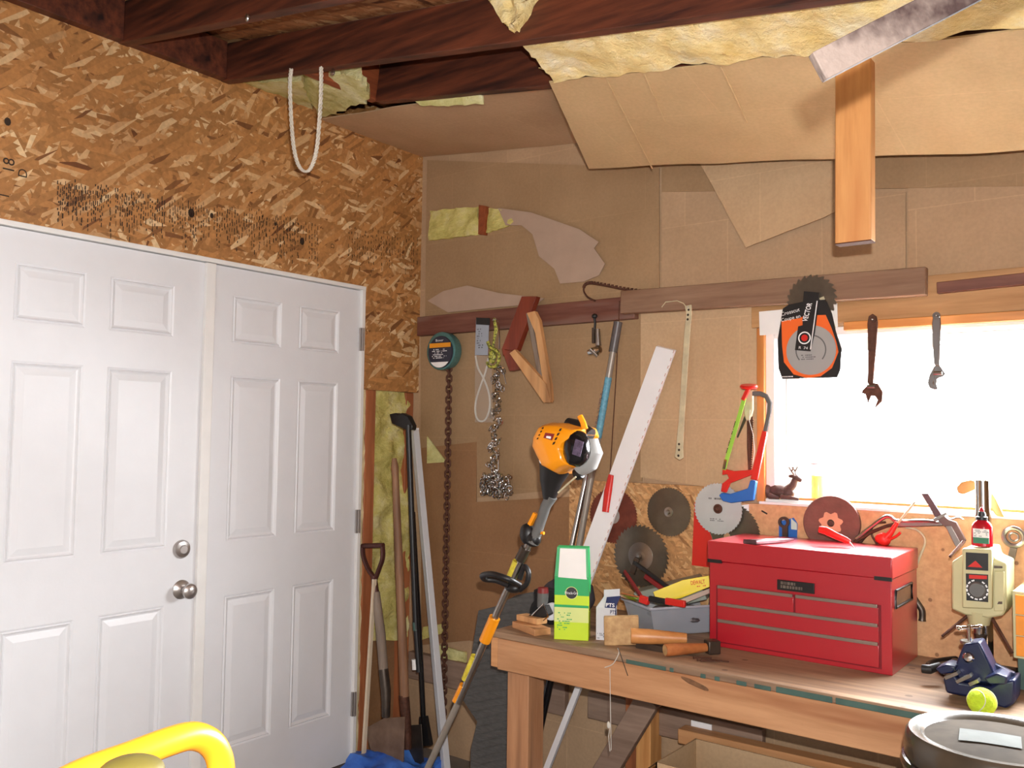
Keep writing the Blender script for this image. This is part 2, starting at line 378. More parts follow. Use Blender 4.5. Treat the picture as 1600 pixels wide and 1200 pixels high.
ROPE = mat('white_rope', (224, 216, 200), .85, var=.1, scale=120, bmp=.4, bsc=220)
CORD = mat('white_cord', (206, 202, 192), .6, var=.05, bmp=0)
TBALL = mat('tennis_felt', (196, 226, 50), .95, var=.12, scale=60, bmp=.4, bsc=160)
FIG = mat('brown_resin', (84, 58, 50), .6, var=.3, scale=40, bmp=.3, bsc=70)
MAHOG = wood('mahogany', (112, 44, 28), (142, 62, 38), 'z', .4, knots=False)
LPINE = wood('light_pine', (200, 144, 92), (222, 172, 118), 'z', .6, knots=False)
HANDLE = wood('hardwood_handle', (186, 122, 66), (214, 152, 92), 'x', .4, knots=False)
HANDLZ = wood('shovel_handle', (128, 90, 64), (164, 122, 90), 'z', .6, knots=False)
GREYW = wood('weathered_handle', (120, 104, 92), (152, 136, 120), 'z', .7, knots=False)
ENDG = mat('wood_end', (204, 168, 118), .7, var=.2, scale=40, bmp=.15, col2=(166, 128, 84))
RUBBER = mat('ribbed_rubber', (80, 78, 76), .9, var=.15, scale=20, bmp=.6, bsc=14, st=(2, 2, 6))
TUB = glassy('clear_plastic', (190, 196, 206), .42, .2)
LID = mat('smoked_lid', (66, 58, 48), .2, .0, var=.25, scale=6, bmp=0, spec=.5)
CONC = mat('concrete', (120, 112, 104), .85, var=.15, scale=6, bmp=.2)
GTUBE = mat('grey_painted_pole', (150, 142, 132), .4, .3, var=.08, bmp=0)
ALU = mat('aluminium', (214, 214, 214), .25, .9, var=.05, bmp=0)
CYAN = mat('blue_label', (96, 158, 182), .5, var=.25, scale=90, bmp=0)
INK = mat('black_ink', (50, 34, 22), .7, var=0, bmp=0)
BURN = mat('scorched_wood', (118, 82, 54), .7, var=.3, scale=60, bmp=0)
PALEG = mat('anodised_grey', (206, 208, 212), .4, .1, var=.03, bmp=0)
INKB = mat('navy_ink', (36, 44, 88), .6, var=0, bmp=0)
INKR = mat('orange_ink', (214, 92, 30), .6, var=0, bmp=0)
INKW = mat('white_ink', (240, 240, 240), .6, var=0, bmp=0)
INKG = mat('grey_ink', (96, 96, 96), .6, var=0, bmp=0)
GREENT = mat('green_paint', (66, 92, 84), .6, var=.2, bmp=.1)
REDT = mat('red_translucent', (178, 26, 40), .12, var=.05, bmp=0, coat=.6)
FOAM = mat('cream_foam', (222, 204, 160), .9, var=.2, scale=16, bmp=.4, bsc=30)
WROUGH = mat('weathered_white_strip', (126, 112, 104), .8, var=0, scale=16, bmp=.3, col2=(62, 48, 46), lo=.40, hi=.62, spec=.2)

def specks(m, sc, col, r0_=.06, plane=(1, 1, 1)):
    nt = m.node_tree; b = nt.nodes['Principled BSDF']; l = b.inputs['Base Color'].links[0].from_socket
    vo = nt.nodes.new('ShaderNodeTexVoronoi'); vo.inputs['Scale'].default_value = sc; nt.links.new(coords(nt, plane), vo.inputs['Vector'])
    nt.links.new(mix(nt, ramp(nt, vo.outputs['Distance'], [(r0_*.7, (.7, .7, .7)), (r0_, (0, 0, 0))]), l, lin(col)), b.inputs['Base Color'])
specks(PBOARD, 16, (110, 70, 44), .11, (1, .2, 1)); specks(BENCHT, 9, (90, 66, 50), .10, (1, 1, .2)); specks(BENCHA, 7, (140, 86, 50), .08)
# ------------------------------------------------------------------ the room
RZ = lambda x: 2.722-.155*x              # underside of the rafters, falling to the right
struct('floor', MB().box((-.2, -6.6, -.1), (5.4, .2, 0)), CONC)
# left wall: sheathing with a doorway, bare stud bay by the corner
YD1, YD0, ZD = -.345, -2.07, 2.045       # doorway
wl = MB(); wl.box((-.014, -6.6, ZD), (0, 0, 2.92)); wl.box((-.014, -6.6, 0), (0, YD0, ZD)); wl.box((-.014, YD1, 1.6), (0, -.0, ZD))
wl.box((-.16, -6.6, 0), (-.13, .0, 2.92))
wall_left = struct('wall_left', wl, OSBW)
# back wall with a window hole
X0, X1, Z0, Z1 = 1.67, 3.35, 1.192, 1.79
wb = MB(); wb.box((-.16, 0, 0), (X0, .11, 3)); wb.box((X0, 0, 0), (X1, .11, Z0)); wb.box((X0, 0, Z1), (X1, .11, 3)); wb.box((X1, 0, 0), (5.4, .11, 3))
struct('wall_back', wb, CB)
struct('wall_right', MB().box((5.2, -6.6, 0), (5.3, 0, 3)), OSBW)
fr_ = MB(); fr_.box((-.2, -6.7, 2.4), (5.4, -6.6, 3)); struct('wall_front', fr_.box((-.2, -6.7, 0), (.2, -6.6, 2.4)).box((5.0, -6.7, 0), (5.4, -6.6, 2.4)).box((.2, -6.7, 0), (5.0, -6.66, 2.4)), WHITE)
RTZ = lambda x: RZ(x)+.155
rf = MB(); rf.prism([(-.2, -6.7, RTZ(-.2)), (5.4, -6.7, RTZ(5.4)), (5.4, .15, RTZ(5.4)), (-.2, .15, RTZ(-.2))], (0, 0, .03)); struct('ceiling', rf, OSBR)

# ---- double door with six-panel leaves
def leaf(name, ya, yb, cols, rows, xf=-.012, th=.04):
    mb = MB(); ys = [ya]; [ys.extend(c) for c in cols]; ys.append(yb); zs = [.02]; [zs.extend(r) for r in rows]; zs.append(2.03)
    for i in range(len(ys)-1):
        for j in range(len(zs)-1):
            a, b, c, d = ys[i], ys[i+1], zs[j], zs[j+1]
            if i % 2 and j % 2:
                rings = [(0, 0), (.006, -.004), (.010, .0008), (.015, -.004), (.020, -.006), (.042, -.001), (.046, -.001)]
                pr = None
                for (ins, dx) in rings:
                    r_ = [V((xf+dx, a+ins, c+ins)), V((xf+dx, b-ins, c+ins)), V((xf+dx, b-ins, d-ins)), V((xf+dx, a+ins, d-ins))]
                    if pr:
                        for k in range(4): mb.add([pr[k], pr[(k+1) % 4], r_[(k+1) % 4], r_[k]], [(0, 1, 2, 3)])
                    pr = r_
                mb.add(pr, [(0, 1, 2, 3)])
            else: mb.add([(xf, a, c), (xf, b, c), (xf, b, d), (xf, a, d)], [(0, 1, 2, 3)])
    mb.add([(xf, ya, .02), (xf, yb, .02), (xf, yb, 2.03), (xf, ya, 2.03), (xf-th, ya, .02), (xf-th, yb, .02), (xf-th, yb, 2.03), (xf-th, ya, 2.03)],
           [(4, 5, 1, 0), (5, 6, 2, 1), (6, 7, 3, 2), (7, 4, 0, 3), (7, 6, 5, 4)])
    return struct(name, mb, WHITE)
rows = [(.235, .80), (1.0, 1.622), (1.745, 1.927)]
def ycol(a, b, py): return (PX(a, py).y, PX(b, py).y)
d2 = leaf('door_2', -1.105, -.365, [ycol(366, 443, 512), ycol(470, 533, 520)], rows)
d1 = leaf('door_1', -2.03, -1.118, [ycol(24, 137, 475), ycol(174, 275, 490)], rows)
struct('astragal', MB().box((-.012, -1.135, .02), (.004, -1.095, 2.03)), WHITEF, .002, d1)
k = MB(); c = PX(283, 858, -.012); k.lathe(c, (1, 0, 0), [(.033, 0), (.033, .006), (.028, .013), (.016, .016), (.014, .020), (0, .020)], 28)
struct('deadbolt', k, NICKEL, 0, d1)
k = MB(); c = PX(283, 921, -.012); k.lathe(c, (1, 0, 0), [(.034, 0), (.034, .004), (.024, .012), (.013, .016), (.012, .032), (.020, .038), (.027, .05), (.026, .06), (.016, .068), (.006, .069), (0, .069)], 28)
struct('door_knob', k, NICKEL, 0, d1)
for (py) in (530, 815, 1101):
    h = MB(); c = PX(561 - (py-530)*.022, py, 0); h.box((-.006, -.372, c.z-.05), (.004, -.352, c.z+.05)); h.tube([(.006, -.360, c.z-.05), (.006, -.360, c.z+.05)], .006, 8)
    struct('hinge', h, NICKEL, 0, d2)
t = MB(); t.box((-.13, YD0, 2.033), (.004, YD1, 2.05)); t.box((-.13, -.364, 0), (.003, -.345, 2.04)); t.box((-.13, YD0, 0), (.004, -2.03, 2.04))
struct('trim_1', t, WHITEF, .002)
struct('trim_2', MB().box((-.055, YD0, 0), (.012, -.345, .018)), DARKST)
# bare bay beside the corner
one('foam_strip', MB().slab([(-.01, -.345, 0), (-.01, -.322, 0), (-.01, -.322, 1.6), (-.01, -.345, 1.6)], (-.08, 0, 0), 2, 60, .006, 30), FOAM, 'cream foam filling the gap along the door frame', 'foam')
struct('trim_3', MB().box((-.13, -.320, 0), (-.008, -.262, 1.6)), STUDW, .003)
struct('trim_4', MB().box((-.13, -.05, 0), (-.03, -.0, 1.6)), STUDW, .003)
one('wall_insulation', MB().slab([(-.035, -.262, .5), (-.035, -.01, .46), (-.035, -.01, 1.6), (-.035, -.262, 1.6)], (-.07, 0, 0), 16, 60, .03, 9), INSG, 'greenish yellow insulation batt in the open stud bay by the corner', 'insulation')
one('backing_paper', MB().slab([(-.075, -.262, .0), (-.075, -.0, .0), (-.075, -.0, .53), (-.075, -.262, .53)], (-.01, 0, 0), 6, 8, .006, 6), CBD, 'brown paper backing at the bottom of the stud bay', 'paper')

# printed grade stamps on the sheathing above the door (rows of tiny upright print)
st = MB(); rnd = random.Random(3)
for (a, b, n_) in ((90, 175, 26), (180, 260, 22), (265, 330, 16), (335, 420, 22), (430, 500, 16), (545, 655, 26), (405, 470, 12)):
    for i in range(n_):
        px = a+(b-a)*i/n_
        yy = 300+px*.16+rnd.uniform(-6, 10)
        for k in range(rnd.randint(4, 8)):
            p = PX(px+rnd.uniform(-1, 1), yy-32+k*8.5+rnd.uniform(-2, 2), .0006); L_ = rnd.uniform(.007, .018); w = rnd.uniform(.002, .0046)
            st.add([p, p+V((0, w, 0)), p+V((0, w, -L_)), p+V((0, 0, -L_))], [(0, 1, 2, 3)])
struct('grade_stamp', st, INK, 0, wall_left)
def walltext(s, px, py, h, width=None):
    struct('grade_stamp', textmb(s, PX(px, py, 0), (0, 0, 1), (0, -1, 0), h, width, th=.0008), INK, 0, wall_left)
walltext('18', 22, 268, .035); walltext('1', 14, 308, .03); walltext('D', 42, 278, .028); walltext('D', 522, 388, .02)
kn = MB()
for (px, py, r_) in ((299, 333, .013), (331, 337, .008), (472, 377, .012), (430, 350, .006), (12, 190, .01)):
    c = PX(px, py, .0006); kn.add([c+V((0, math.cos(a)*r_, math.sin(a)*r_*1.3)) for a in [i*PI/5 for i in range(10)]], [tuple(range(10))])
struct('knot_hole', kn, INK, 0, wall_left)

# ---- window
wx = MB()
wx.box((X0+.001, .0, Z0), (X0+.035, .17, Z1-.001)); wx.box((X0+.035, .0, Z1-.03), (X1, .17, Z1-.001)); wx.box((X0, -.01, Z0-.012), (X1, .17, Z0+.012)); wx.box((X1-.03, 0, Z0), (X1, .17, Z1))
wx.box((X0+.035, .11, Z0+.012), (X0+.085, .15, Z1-.03)); wx.box((X0+.085, .11, Z1-.075), (X1-.03, .15, Z1-.03)); wx.box((X0+.085, .11, Z0+.012), (X1-.03, .15, Z0+.05))
w1 = struct('window_1', wx, WHITEF, .003)
gl = MB().box((X0+.085, .128, Z0+.05), (X1-.03, .132, Z1-.075)); GLM = glassy('window_glass', (250, 252, 255), .06, .02); struct('window_pane', gl, GLM, 0, w1)
struct('trim_5', MB().box((P(1184, 650, -.012).x, -.022, 1.192), (1.676, -.001, 1.799)), ORANGEZ, .002)
struct('trim_6', MB().box((1.95, -.026, 1.772), (3.4, 0, 1.80)), ORANGEW, .002)
struct('trim_7', MB().box((1.66, -.03, 1.185), (3.4, .0, 1.194)), WHITEF, .001)
struct('trim_8', MB().box((1.70, .0, 1.2), (3.3, .03, 1.212)), ORANGEW, .001)
one('window_header', MB().box((1.63, -.022, 1.80), (3.4, 0, 1.93)), HEADW, 'plain wooden header plank over the bright window', 'board', bevel=.002)
one('paper_note', trp([(1186, 487), (1240, 482), (1238, 521), (1187, 524)], -.027, .002), PAPERW, 'white paper note left of the packaged saw blade', 'paper')
one('paper_strip', trp([(1282, 476), (1308, 474), (1309, 512), (1284, 514)], -.032, .002), PAPERW, 'narrow white paper strip right of the packaged saw blade', 'paper')

# ---- cardboard cladding sheets on the back wall
def sheet(pts, y, m_, label, th=.004):
    bl, br, tr_, tl = [P(a, b, y) for a, b in pts]
    return one('cardboard_sheet', MB().slab([bl, br, tr_, tl], (0, th, 0), 10, 8, .0025, 4), m_, label, 'cardboard', 'cardboard sheets cladding the back wall')
sheet([(664, 500), (1030, 470), (1030, 262), (667, 250)], -.008, CB2, 'brown cardboard sheet above the dusty rail, next to the chipboard wall')
sheet([(1034, 462), (1415, 428), (1415, 300), (1034, 296)], -.009, CB, 'creased cardboard sheet behind the lower end of the nailed wood block')
sheet([(1418, 450), (1640, 436), (1640, 286), (1418, 290)], -.010, CB, 'cardboard sheet above the window at the right edge')
sheet([(1034, 300), (1640, 290), (1640, 218), (1034, 232)], -.013, CB2, 'long cardboard strip directly under the hanging flap')
sheet([(745, 778), (1003, 752), (1003, 490), (745, 500)], -.010, CB2, 'brown cardboard sheet behind the hanging wooden triangle')
sheet([(1001, 746), (1183, 772), (1183, 470), (1001, 480)], -.012, CB3, 'pale tan cardboard sheet left of the window behind the hacksaw')
sheet([(658, 1008), (742, 1000), (745, 690), (658, 690)], -.007, CBD, 'dark brown cardboard sheet behind the lower rusty chain')
sheet([(735, 1002), (892, 990), (892, 776), (735, 785)], -.011, CBD, 'reddish brown cardboard sheet behind the string trimmer shaft')
sheet([(657, 700), (748, 690), (748, 505), (657, 510)], -.009, CB2, 'narrow cardboard sheet behind the wire spool pack')
one('insulation_tuft', MB().slab([P(670, 376, -.02), P(748, 366, -.02), P(748, 322, -.02), P(672, 330, -.02)], (0, .012, 0), 14, 8, .016, 22, .004), INSG, 'yellow insulation showing through a tear beside the chipboard corner', 'insulation')
one('insulation_tuft', MB().slab([P(758, 364, -.02), P(815, 346, -.02), P(800, 330, -.02), P(758, 324, -.02)], (0, .012, 0), 10, 6, .012, 22, .004), INSG, 'small yellow insulation patch right of the bare red stud', 'insulation')
one('bare_stud', trp([(748, 320), (760, 322), (757, 367), (747, 366)], -.03, .02), BLOCKW, 'short red piece of bare stud between two insulation patches', 'stud')
one('torn_paper', trp([(778, 325), (830, 332), (905, 358), (935, 378), (928, 388), (945, 412), (936, 430), (912, 440), (875, 443), (866, 420), (842, 400), (832, 366), (815, 352), (790, 352)], -.022, .003), PAPER, 'torn greyish paper sheet peeling on the upper back wall', 'paper')
one('torn_paper', trp([(692, 455), (730, 446), (780, 458), (850, 466), (840, 474), (700, 488), (668, 470)], -.021, .003), PAPER, 'pale torn paper patch just above the dusty rail', 'paper')
one('insulation_triangle', trp([(667, 682), (697, 722), (667, 724)], -.018, .006), INS, 'yellow insulation triangle left of the rusty chain', 'insulation')
one('osb_panel', MB().box((.865, -.022, .43), (1.52, -.003, 1.235)), OSBP, 'chipboard panel on the lower wall behind the saw blades', 'panel')
one('particle_board', MB().box((1.523, -.024, .60), (3.4, -.003, 1.184)), PBOARD, 'tan particle board under the window above the bench', 'panel')
rnd = random.Random(9)
# ---- ceiling: rafters, blocking, insulation, cardboard
def rafter(y, label, xa=-.10):
    a = V((xa, y+.019, RZ(xa)+.07)); b = V((5.3, y+.019, RZ(5.3)+.07))
    return one('rafter', MB().beam(a, b, .038, .142), RAFT, label, 'rafter', 'rafters', bevel=.003)
rafter(-1.5, 'dark brown rafter nearest the camera, at the top left', 0.0)
rafter(-1.1, 'dark brown rafter running above the white rope loop', -.0)
rafter(-.75, 'dark reddish rafter the cardboard ceiling hangs behind', .475)
rafter(-1.9, 'dark rafter just above the top edge of the picture', 0.0)
def blk(x, ya, yb, label, m_=BLOCKW): return one('blocking', MB().box((x, ya, RZ(x)+.0), (x+.038, yb, RZ(x)+.14)), m_, label, 'blocking', 'blocking between rafters', bevel=.002)
blk(.0, -1.46, -1.1, 'dark red blocking against the chipboard wall between two rafters', RAFT)
blk(.43, -1.06, -.735, 'orange brown blocking above the hanging insulation near the rope')
blk(.0, -1.86, -1.5, 'dark blocking against the wall in the top left corner', RAFT)
bl_ = V((0, 0, 0))
def hz(x, y, d=0): return V((x, y, 2.716-.118*x+d))
one('cardboard_ceiling', MB().slab([hz(0.0, -.62, .0), hz(1.5, -.70, -.012), hz(1.5, -.004, .0), hz(0.0, -.004, 0)], (0, 0, .004), 30, 12, .004, 3, 0, lambda u, w: .012*math.sin(u*7)*math.sin(w*3)), CBC, 'brown cardboard stapled under the ceiling in the corner', 'cardboard')
one('insulation_batt', MB().slab([P(505, 183, -.62), P(578, 158, -.85), P(560, 118, -1.0), P(440, 115, -.95)], (0, .0, .035), 16, 10, .012, 14, .02), INS, 'pale yellow insulation scrap sagging behind the rope loop', 'insulation')
one('insulation_batt', MB().slab([P(430, 165, -.62), P(490, 175, -.62), P(470, 128, -1.0), P(365, 130, -1.0)], (0, .0, .03), 16, 10, .01, 14, .015), INS, 'greenish insulation scrap against the chipboard wall beside the rope loop', 'insulation')
one('insulation_batt', MB().slab([P(660, 166, -.70), P(756, 163, -.70), P(752, 148, -.72), P(640, 152, -.72)], (0, .0, .02), 14, 5, .006, 24, .006), INS, 'thin insulation strip peeking between the rafter and cardboard ceiling', 'insulation')
one('insulation_batt', MB().slab([P(866, 128, -.83), P(1680, 37, -.83), P(1680, -75, -1.05), P(812, 66, -1.05)], (0, .0, .05), 70, 14, .014, 10, .012), INSP, 'long pale yellow insulation batt bulging between the two rafters', 'insulation')
one('insulation_tuft', MB().slab([P(790, 44, -1.13), P(806, 40, -1.13), P(845, -30, -1.13), P(748, -22, -1.13)], (0, .03, 0), 12, 8, .02, 26, .016), INSP, 'ragged cream tuft of insulation hanging over the rafter at the top', 'insulation')
tw = MB().tube([P(842, 106, -.8), P(856, 108, -.81), P(866, 104, -.8), P(878, 97, -.8)], [.002, .006, .005, .003], 7); one('insulation_wisp', tw, INSP, 'short twisted cream wisp sticking out under the rafter', 'insulation')
# big drooping flap: rests against rafter at the top, free lower edge
TOPL = [(858, 132), (1100, 106), (1300, 78), (1640, 44)]
flap = MB()
fl_t = [P(858, 129, -.80), P(1640, 43, -.80)]; fl_b = [P(920, 263, -.22), P(1640, 234, -.22)]
def flw(u, w): return -.008*math.sin(u*9)*(1-w)*w + .002*math.sin(u*23)
flap.slab([fl_b[0], fl_b[1], fl_t[1], fl_t[0]], (0, .0008, .005), 60, 10, .003, 5, .0, flw)
T_ = Thing('cardboard_flap', 'big tan cardboard flap drooping from the ceiling over the back wall', 'cardboard')
T_.part('panel', flap, CBH)
for (a, b) in (((948, 122), (1020, 262)), ((1128, 104), (1168, 190)), ((1008, 116), (1040, 190))):
    def onflap(p, w):
        q = P(*p, -.80*(1-w)-.22*w); return q+V((0, -.004, -.004))
    w2 = 1.0 if b[1] > 240 else .5
    T_.part('crease', MB().tube([onflap(a, .02), onflap(b, w2)], .0025, 6), CBH)
T_.done()
one('cardboard_flap', MB().slab([P(1165, 387, -.05), P(1330, 322, -.05), P(1320, 226, -.05), P(1094, 256, -.05)], (0, .005, 0), 12, 8, .003, 8, .004), CB3, 'ragged triangular cardboard piece hanging left of the nailed wood block', 'cardboard')
t = Thing('wood_block', 'short orange pine board nailed upright to the rafter above the window', 'board')
t.part('board', MB().beam(P(1336, 100, -.79), P(1336, 380, -.79), .038, .086), PINE, bevel=.003); q_ = P(1336, 380, -.79); t.part('wood_end', MB().beam(q_+V((0, 0, .001)), q_-V((0, 0, .0015)), .038, .086), mat('shaded_end', (84, 50, 34), .9, spec=.1), bevel=.0005); t.done()  # dark brown end cap paints shade onto the block's underside
# strip hanging near the camera
dS = 1.05
p0 = CDp(1277, 106, dS); p1 = CDp(1560, -40, dS*1.02); dirv = (p1-p0).normalized(); tt = (2.25-p0.z)/dirv.z
one('hanging_strip', MB().beam(p0, p0+dirv*tt, .014, .036, fw), WROUGH, 'weathered whitish wood strip hanging slanted near the camera at top right', 'board', bevel=.0015)
# staples / brackets on rafters
for (px, py, y, lb) in ((386, 28, -1.503, 'small bright metal clip on the nearest rafter'), (520, 112, -1.103, 'small bright metal clip under the rafter by the rope loop')):
    c = P(px, py, y); m_ = MB().blob(c, (.008, .006, .012), 8, 6, .3, 60); one('metal_clip', m_, STEEL, lb, 'clip')
# rope loop
rp = []
cL, cR, cB = P(453, 118, -1.12), P(503, 118, -1.12), P(478, 266, -1.12)
for i in range(33):
    u = i/32; x = cL.x+(cR.x-cL.x)*(.5-.5*math.cos(PI*u)) if False else cL.x+(cR.x-cL.x)*u
    z = cB.z+(cL.z-cB.z)*abs(2*u-1)**1.0*.0
    rp.append(None)
pts_px = [(455, 108), (453, 130), (454, 165), (456, 200), (459, 230), (465, 255), (474, 267), (483, 266), (491, 250), (496, 225), (499, 190), (501, 160), (502, 130), (502, 105)]
rp = [P(a, b, -1.115) for a, b in pts_px]
def smooth_path(p, n=6):
    out = []
    for i in range(len(p)-1):
        a, b, c, d = p[max(i-1, 0)], p[i], p[i+1], p[min(i+2, len(p)-1)]
        for k in range(n):
            t_ = k/n; out.append(.5*((2*b)+(c-a)*t_+(2*a-5*b+4*c-d)*t_*t_+(3*b-a-3*c+d)*t_**3))
    out.append(p[-1]); return out
sp = smooth_path(rp, 14); rm = MB()
for s_ in range(3):
    st_ = []
    for i, p in enumerate(sp):
        a = i*.62+s_*2*PI/3; st_.append(p+V((math.cos(a)*.0042, math.sin(a)*.0042, 0)))
    rm.tube(st_, .0032, 6)
one('rope_loop', rm, ROPE, 'white twisted rope loop hanging from the rafter over the door', 'rope')

# ------------------------------------------------------------------ rails on the back wall
one('rail_board', MB().beam((P(654, 508, -.03).x, -.022, 1.905), (1.17, -.022, 1.908), .038, .088), OLDR, 'dusty dark red rail board on the back wall left of the overlap', 'board', bevel=.003)
one('rail_board', MB().beam((1.13, -.062, 1.925), (2.215, -.062, 1.905), .038, .088), RAILW, 'dusty brown rail board carrying the packaged saw blade and wrenches', 'board', bevel=.003)
one('rail_board', MB().beam((P(1464, 448, -.04).x, -.03, P(1464, 450, -.04).z), (3.4, -.03, 1.915), .03, .035), OLDR, 'thin red brown batten right of the long rail board', 'board', bevel=.002)
YR = -.085   # just in front of the long rail
# --- adjustable wrenches
def wrench(outline, hole, jawslot, y, m_, label, ink=None):
    t = Thing('adjustable_wrench', label, 'wrench', 'adjustable wrenches in front of the window')
    t.part('handle', trp(outline, y, .009), m_, bevel=.002)
    c = P(*hole, y-.001); t.part('hang_hole', MB().lathe(c, (0, 1, 0), [(.006, -.001), (.011, -.001), (.012, .004), (.006, .004)], 20), m_)
    for nm, pts in jawslot: t.part(nm, trp(pts, y-.003, .014), m_, bevel=.0015)
    c2 = P(*ink, y-.006); t.part('thumb_screw', MB().tube([c2-V((.012, 0, 0)), c2+V((.012, 0, 0))], .006, 10), STEEL)
    t.part('nail', MB().tube([P(*hole, y-.012), P(*hole, -.04)], .0025, 8), DARKST)
    return t.done()
wrench([(1357, 494), (1363, 490), (1369, 494), (1371, 504), (1369, 540), (1366, 575), (1364, 600), (1358, 602), (1355, 598), (1356, 570), (1356, 540), (1355, 505)], (1363, 499),
       [('jaw', [(1358, 598), (1371, 599), (1379, 612), (1378, 627), (1366, 638), (1371, 625), (1367, 619), (1360, 618)]), ('moving_jaw', [(1358, 599), (1347, 610), (1346, 614), (1352, 616), (1356, 630), (1361, 618), (1363, 612)])], YR, RUST, 'dark rusty adjustable wrench hanging left of the chrome one', ink=(1361, 604))
wrench([(1458, 491), (1463, 487), (1469, 491), (1470, 505), (1469, 540), (1468, 572), (1462, 574), (1459, 568), (1457, 540), (1456, 505)], (1463, 493),
       [('jaw', [(1459, 572), (1468, 570), (1477, 584), (1474, 588), (1464, 592), (1463, 600), (1466, 609), (1458, 608)]), ('moving_jaw', [(1459, 573), (1452, 586), (1449, 598), (1452, 606), (1462, 610), (1458, 598), (1462, 588)])], YR, CHROME, 'shiny chrome adjustable wrench hanging right of the rusty one', ink=(1465, 583))

# --- saw blades
def blade_mb(c, r, teeth, th=.0022, hole=.0127, n0=None, hook=.13, depth=.05, tilt=(0, -1, 0)):
    ax = V(tilt).normalized(); a = V((1, 0, 0)); a = (a-ax*a.dot(ax)).normalized(); b = ax.cross(a); mb = MB(); per = 4; N = teeth*per; out = []
    for k in range(teeth):
        for (fa, rr) in ((0, 1.0), (.22, .985), (.5, 1-depth*.55), (.92, 1-depth)):
            an = 2*PI*(k+fa)/teeth; out.append((a*math.cos(an)+b*math.sin(an))*r*rr)
    inn = [o_.normalized()*hole for o_ in out]
    vs = [c+o_+ax*th/2 for o_ in out]+[c+o_+ax*th/2 for o_ in inn]+[c+o_-ax*th/2 for o_ in out]+[c+o_-ax*th/2 for o_ in inn]; fs = []
    for i in range(N):
        j = (i+1) % N; fs += [(i, N+i, N+j, j), (2*N+i, 2*N+j, 3*N+j, 3*N+i), (i, j, 2*N+j, 2*N+i), (N+i, 3*N+i, 3*N+j, N+j)]
    return mb.add(vs, fs)
def disc(c, r, off, n=40): 
    return MB().lathe(c, (0, -1, 0), [(0, off), (r, off), (r, off-.001)], n, False)
def sawblade(px, py, r, teeth, m_, label, y=-.032, screw=True, hub=None, depth=.05):
    c = P(px, py, y); t = Thing('saw_blade', label, 'saw blade', 'circular saw blades on the wall'); t.part('disc', blade_mb(c, r, teeth, depth=depth), m_)
    if hub: t.part('hub', MB().lathe(c, (0, -1, 0), [(.013, .0025), (hub, .0025), (hub, .0)], 32), STEEL)
    if screw:
        t.part('screw', MB().lathe(c, (0, -1, 0), [(0, .009), (.006, .008), (.009, .004), (.018, .003), (.018, -.001)], 20).tube([c, c+V((0, .03, 0))], .003, 8), STEEL)
    t.done(); return t
sawblade(1045, 800, .091, 52, BLADE, 'dark fine toothed saw blade right of the white plastic trim')
sawblade(958, 806, .107, 56, RUSTR, 'rust red saw blade half hidden behind the white plastic trim', hub=.03)
t = sawblade(1001, 869, .118, 40, BLADE, 'large coarse saw blade with a bright hub above the tool tub', y=-.045, hub=.052, depth=.08)
c = P(1136, 838, -.030)
one('saw_blade', blade_mb(c, .125, 60), BLADE, 'plain saw blade tucked behind the red card and silver blade', 'saw blade', 'circular saw blades on the wall')
t = Thing('saw_blade', 'silver printed saw blade hanging below the blue hacksaw grip', 'saw blade', 'circular saw blades on the wall')
c = P(1122, 795, -.048); t.part('disc', blade_mb(c, .092, 44, hole=.008), mat('painted_blade', (196, 200, 200), .4, .3, var=.08, scale=10, bmp=.02))
t.part('print', squiggles(c+V((-.035, -.0015, .030)), (1, 0, 0), (0, 0, 1), .07, .012, 1, .9, 4).add([], []), INKG); t.part('print', squiggles(c+V((-.03, -.0015, -.045)), (1, 0, 0), (0, 0, 1), .06, .012, 2, .9, 5), INKG)
t.part('hub', MB().lathe(c, (0, -1, 0), [(0, .008), (.006, .008), (.012, .003), (.017, .003), (.017, 0)], 24), RUST)
t.done()
# red blister card around plain blade
t = Thing('blade_card', 'red and white saw blade card hanging left of the red tool chest', 'packaging')
t.part('card', trp([(1085, 786), (1090, 782), (1095, 800), (1112, 840), (1120, 888), (1081, 883)], -.034, .003), REDP)
t.part('white_edge', trp([(1153, 790), (1170, 788), (1169, 836), (1140, 836)], -.028, .003), PAPERW); t.done()
# --- packaged blade
t = Thing('packaged_saw_blade', 'orange and black packaged saw blade hanging over the window corner', 'saw blade')
y = -.095
cd_ = t.part('backing_card', trp([(1223, 482), (1232, 476), (1260, 470), (1290, 468), (1300, 490), (1306, 518), (1315, 545), (1313, 578), (1308, 590), (1222, 592), (1216, 575), (1215, 530)], y, .003), BLACK, bevel=.001)
t.part('orange_panel', trp([(1221, 502), (1250, 497), (1256, 493), (1290, 492), (1299, 512), (1307, 535), (1310, 550), (1300, 575), (1282, 588), (1262, 591), (1240, 585), (1225, 566), (1222, 540)], y-.001, .001), ORANGE, cd_)
c = P(1267, 547, y-.002)
t.part('blade', MB().lathe(c, (0, -1, 0), [(0, .0012), (.082, .0012), (.082, -.001)], 48), GREYC, cd_)
ar = MB(); 
for k in range(26):
    a0 = math.radians(-40+k*10); a1 = math.radians(-40+(k+1)*10)
    q = [c+V((math.cos(a)*r_, -.0018, math.sin(a)*r_)) for a, r_ in ((a0, .047), (a1, .047), (a1, .051), (a0, .051))]; ar.add(q, [(3, 2, 1, 0)])
t.part('printed_ring', ar, INKG, cd_)
t.part('lettering', textpx('Crosscut', (1221, 494), (1250, 486), y-.0015, .013), INKW, cd_)
t.part('lettering', textpx('Coupe en', (1221, 503), (1251, 496), y-.0015, .012), INKW, cd_)
